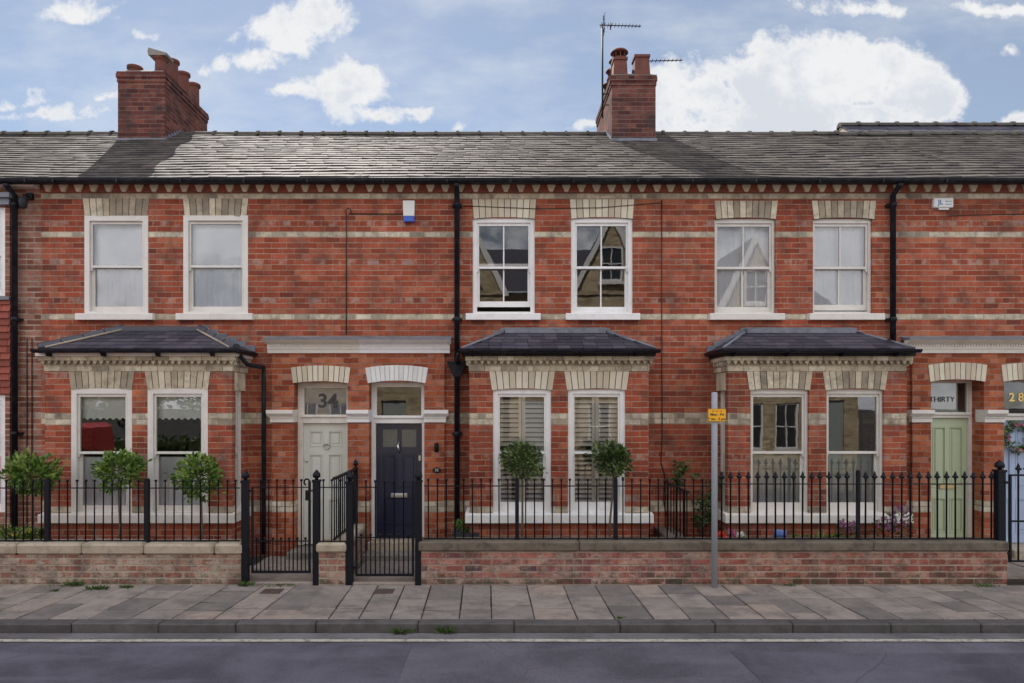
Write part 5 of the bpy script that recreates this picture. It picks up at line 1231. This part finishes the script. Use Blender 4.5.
# ------------------------------------------------------------------ the other side of the street (seen in the window reflections)
def opposite(x0, x1, label, seed):
    r = random.Random(seed); yo = -14.2; ev = 6.5 if x0 < 7 else 5.7; ap = ev+2.7
    t = thing('opposite_house', label, 'house', ((x0+x1)/2, yo, 0), 'buff brick houses across the road')
    bx0, bx1 = x0+.5, x0+3.1; bm_ = (bx0+bx1)/2
    ws = [(bx0+.3, bx0+1.1, .8, 2.4), (bx0+1.5, bx0+2.3, .8, 2.4), (bx0+.3, bx0+1.1, 3.9, 5.5), (bx0+1.5, bx0+2.3, 3.9, 5.5), (bm_-.42, bm_+.42, ev+.25, ev+1.5)]
    m = MB(); m.wall(lambda u, z, d: (u, yo-d, z), x0, x1, -.1, ev, [(x1-1.4, x1-.5, 0, 2.5), (x1-1.5, x1-.5, 3.9, 5.5)], .15)
    obj('wall', m, M_BUFF, t)
    m = MB(); m.wall(lambda u, z, d: (u, yo+.7-d, z), bx0, bx1, -.1, ev, ws[:4], .15)
    for xs in (bx0, bx1): m.face([(xs, yo, -.1), (xs, yo+.7, -.1), (xs, yo+.7, ev), (xs, yo, ev)])
    m.face([(bx0, yo+.7, ev), (bx1, yo+.7, ev), (bm_, yo+.7, ap)])
    for zz in (ev-.75, ev-.2): m.box(bx0-.06, bx1+.06, yo, yo+.78, zz, zz+.12)
    obj('bay', m, M_BUFF, t)
    m = MB(); m.prism([(bx0-.25, ev-.25), (bx0-.02, ev-.25), (bm_, ap-.25), (bx1+.02, ev-.25), (bx1+.25, ev-.25), (bm_, ap+.1)], 'y', yo+.68, yo+.84)
    obj('bargeboard', m, M_WHITE, t)
    m = MB(); m.face([(x0, yo+.3, ev), (x1, yo+.3, ev), (x1, yo-4.5, ev+2.6), (x0, yo-4.5, ev+2.6)], .4)
    for xe in (bx0-.15, bx1+.15): m.face([(xe, yo+.75, ev-.1), (bm_, yo+.75, ap+.02), (bm_, yo-4, ap+.02), (xe, yo-4, ev-.1)], .5)
    obj('roof', m, M_SLATEDARK, t)
    for k, ((a, b, c, d), yy) in enumerate([(w, yo+.7) for w in ws]+[((x1-1.5, x1-.5, 3.9, 5.5), yo)]):
        if k == 4: yy += .16
        f = MB(); rect_frame(f, a, b, c, d, yy-.14, yy-.06, .07, .07, .09, .07); f.box(a+.07, b-.07, yy-.13, yy-.07, (c+d)/2-.02, (c+d)/2+.02); f.box((a+b)/2-.015, (a+b)/2+.015, yy-.13, yy-.07, c+.09, d-.07); f.box(a-.08, b+.08, yy-.06, yy+.07, c-.1, c); w = obj('window', f, M_WHITE, t)
        p = MB(); p.box(a+.02, b-.02, yy-.150, yy-.125, c+.02, d-.02); obj('pane', p, M_DARKGLASS, w)
    f = MB(); f.box(x1-1.4, x1-.5, yo-.13, yo-.09, 0, 2.5); obj('door', f, M_FROST, t)
M_DARKGLASS = plain('dark_window', (.03, .035, .04), .08, .1, 3, 0, spec=.8)
for i, (x0, lab) in enumerate([(-8.1, 'gabled buff brick house across the road, opposite the pale door'), (-2.9, 'gabled buff brick house across the road, opposite the shuttered bay'), (2.3, 'gabled buff brick house across the road, opposite the sign pole'), (7.5, 'lower gabled buff brick house across the road, opposite the green door')]):
    opposite(x0, x0+5.2, lab, i)
# red van parked opposite, seen as a reflection in the left bay
t = thing('parked_van', 'red van parked across the road, seen reflected in the left bay sashes', 'van', (-12.6, -8.2, ROADZ)); vx = -12.6; vy0, vy1 = -9.05, -7.3
M_VAN = plain('red_vehicle_paint', (.80, .028, .03), .25, .04, 4, 0, spec=.6)
prof = [(vx-2.2, .18), (vx-2.25, .6), (vx-2.2, 1.05), (vx-1.55, 1.15), (vx-.95, 1.82), (vx-.7, 1.92), (vx+2.0, 1.95), (vx+2.15, 1.85), (vx+2.22, .9), (vx+2.2, .18)]
m = MB(); n = len(prof); ins = []
for (yy, k) in ((vy0, 1.0), (vy1, 1.0)):
    ins.append([(p[0], yy+(.14 if yy == vy0 else -.14)*max(0, (p[1]-.9))/1.05, p[1]+ROADZ) for p in prof])
vs = ins[0]+ins[1]; m.mesh(vs, [tuple(range(n))[::-1], tuple(range(n, 2*n))]+[(k, (k+1) % n, n+(k+1) % n, n+k) for k in range(n)]); bd = obj('body', m, M_VAN, t)
m = MB(); yy = vy1-.035
m.prism([(vx-1.35, 1.15+ROADZ), (vx-.85, 1.70+ROADZ), (vx-.1, 1.72+ROADZ), (vx-.1, 1.15+ROADZ)], 'y', vy1-.15, vy1-.02); obj('side_window', m, M_DARKGLASS, t)
m = MB(); m.box(vx-2.27, vx+2.26, vy0-.01, vy1+.01, .30+ROADZ, .45+ROADZ); obj('bumper', m, M_PIPE, t)
for xw in (vx-1.4, vx+1.35):
    for yw in (vy0+.08, vy1-.08):
        m = MB(); nn = 20; m.prism([(xw+.32*math.cos(6.283*k/nn), .32+ROADZ+.32*math.sin(6.283*k/nn)) for k in range(nn)], 'y', yw-.11, yw+.11); w = obj('wheel', m, M_IRON, t)
        m = MB(); m.prism([(xw+.2*math.cos(6.283*k/nn), .32+ROADZ+.2*math.sin(6.283*k/nn)) for k in range(nn)], 'y', yw-.12, yw+.12); obj('hubcap', m, M_SILVER, w)

# trees and a hedge behind the van on the far side, seen in the left-hand reflections
def far_tree(x, y, hgt, rad, label, seed):
    r = random.Random(seed); t = thing('street_tree', label, 'tree', (x, y, 0), 'trees across the road')
    m = MB(); m.tube([(x, y, -.05), (x+.05, y, hgt*.3), (x-.04, y, hgt*.55), (x, y, hgt*.8)], [.16, .13, .09, .03], 10)
    for k in range(7):
        a = r.uniform(0, 6.28); z = hgt*r.uniform(.32, .55); m.tube([(x, y, z), (x+rad*.4*math.cos(a), y+rad*.4*math.sin(a), z+hgt*.14), (x+rad*.8*math.cos(a), y+rad*.8*math.sin(a), z+hgt*.22)], [.06, .04, .015], 6)
    obj('trunk', m, M_BARK, t); obj('crown', crown(x, y, hgt*.66, rad, hgt*.33, 2600, .22, seed), M_LEAFDARK, t)
far_tree(-13.6, -15.5, 4.6, 1.9, 'dark leafy tree across the road behind the red van', 71)
far_tree(-17.4, -16.0, 5.0, 2.1, 'dark leafy tree across the road, farthest left', 72)
far_tree(-10.6, -17.0, 4.4, 1.7, 'dark leafy tree across the road beside the buff houses', 73)
m = MB(); r = random.Random(77)
for i in range(2600):
    p = Vector((r.uniform(-20, -8.4), -13.6+r.uniform(-.4, .4), 1.25*r.random()**.6)); leaf(m, p, Vector((r.uniform(-1, 1), r.uniform(-.4, 1), r.uniform(-.3, 1))), .16, .1, r.random())
m.box(-20, -8.4, -13.9, -13.3, 0, 1.1, .1)
obj('hedge', m, M_LEAFDARK, None, (-14, -13.6, 0), 'long dark hedge across the road behind the red van', 'hedge')
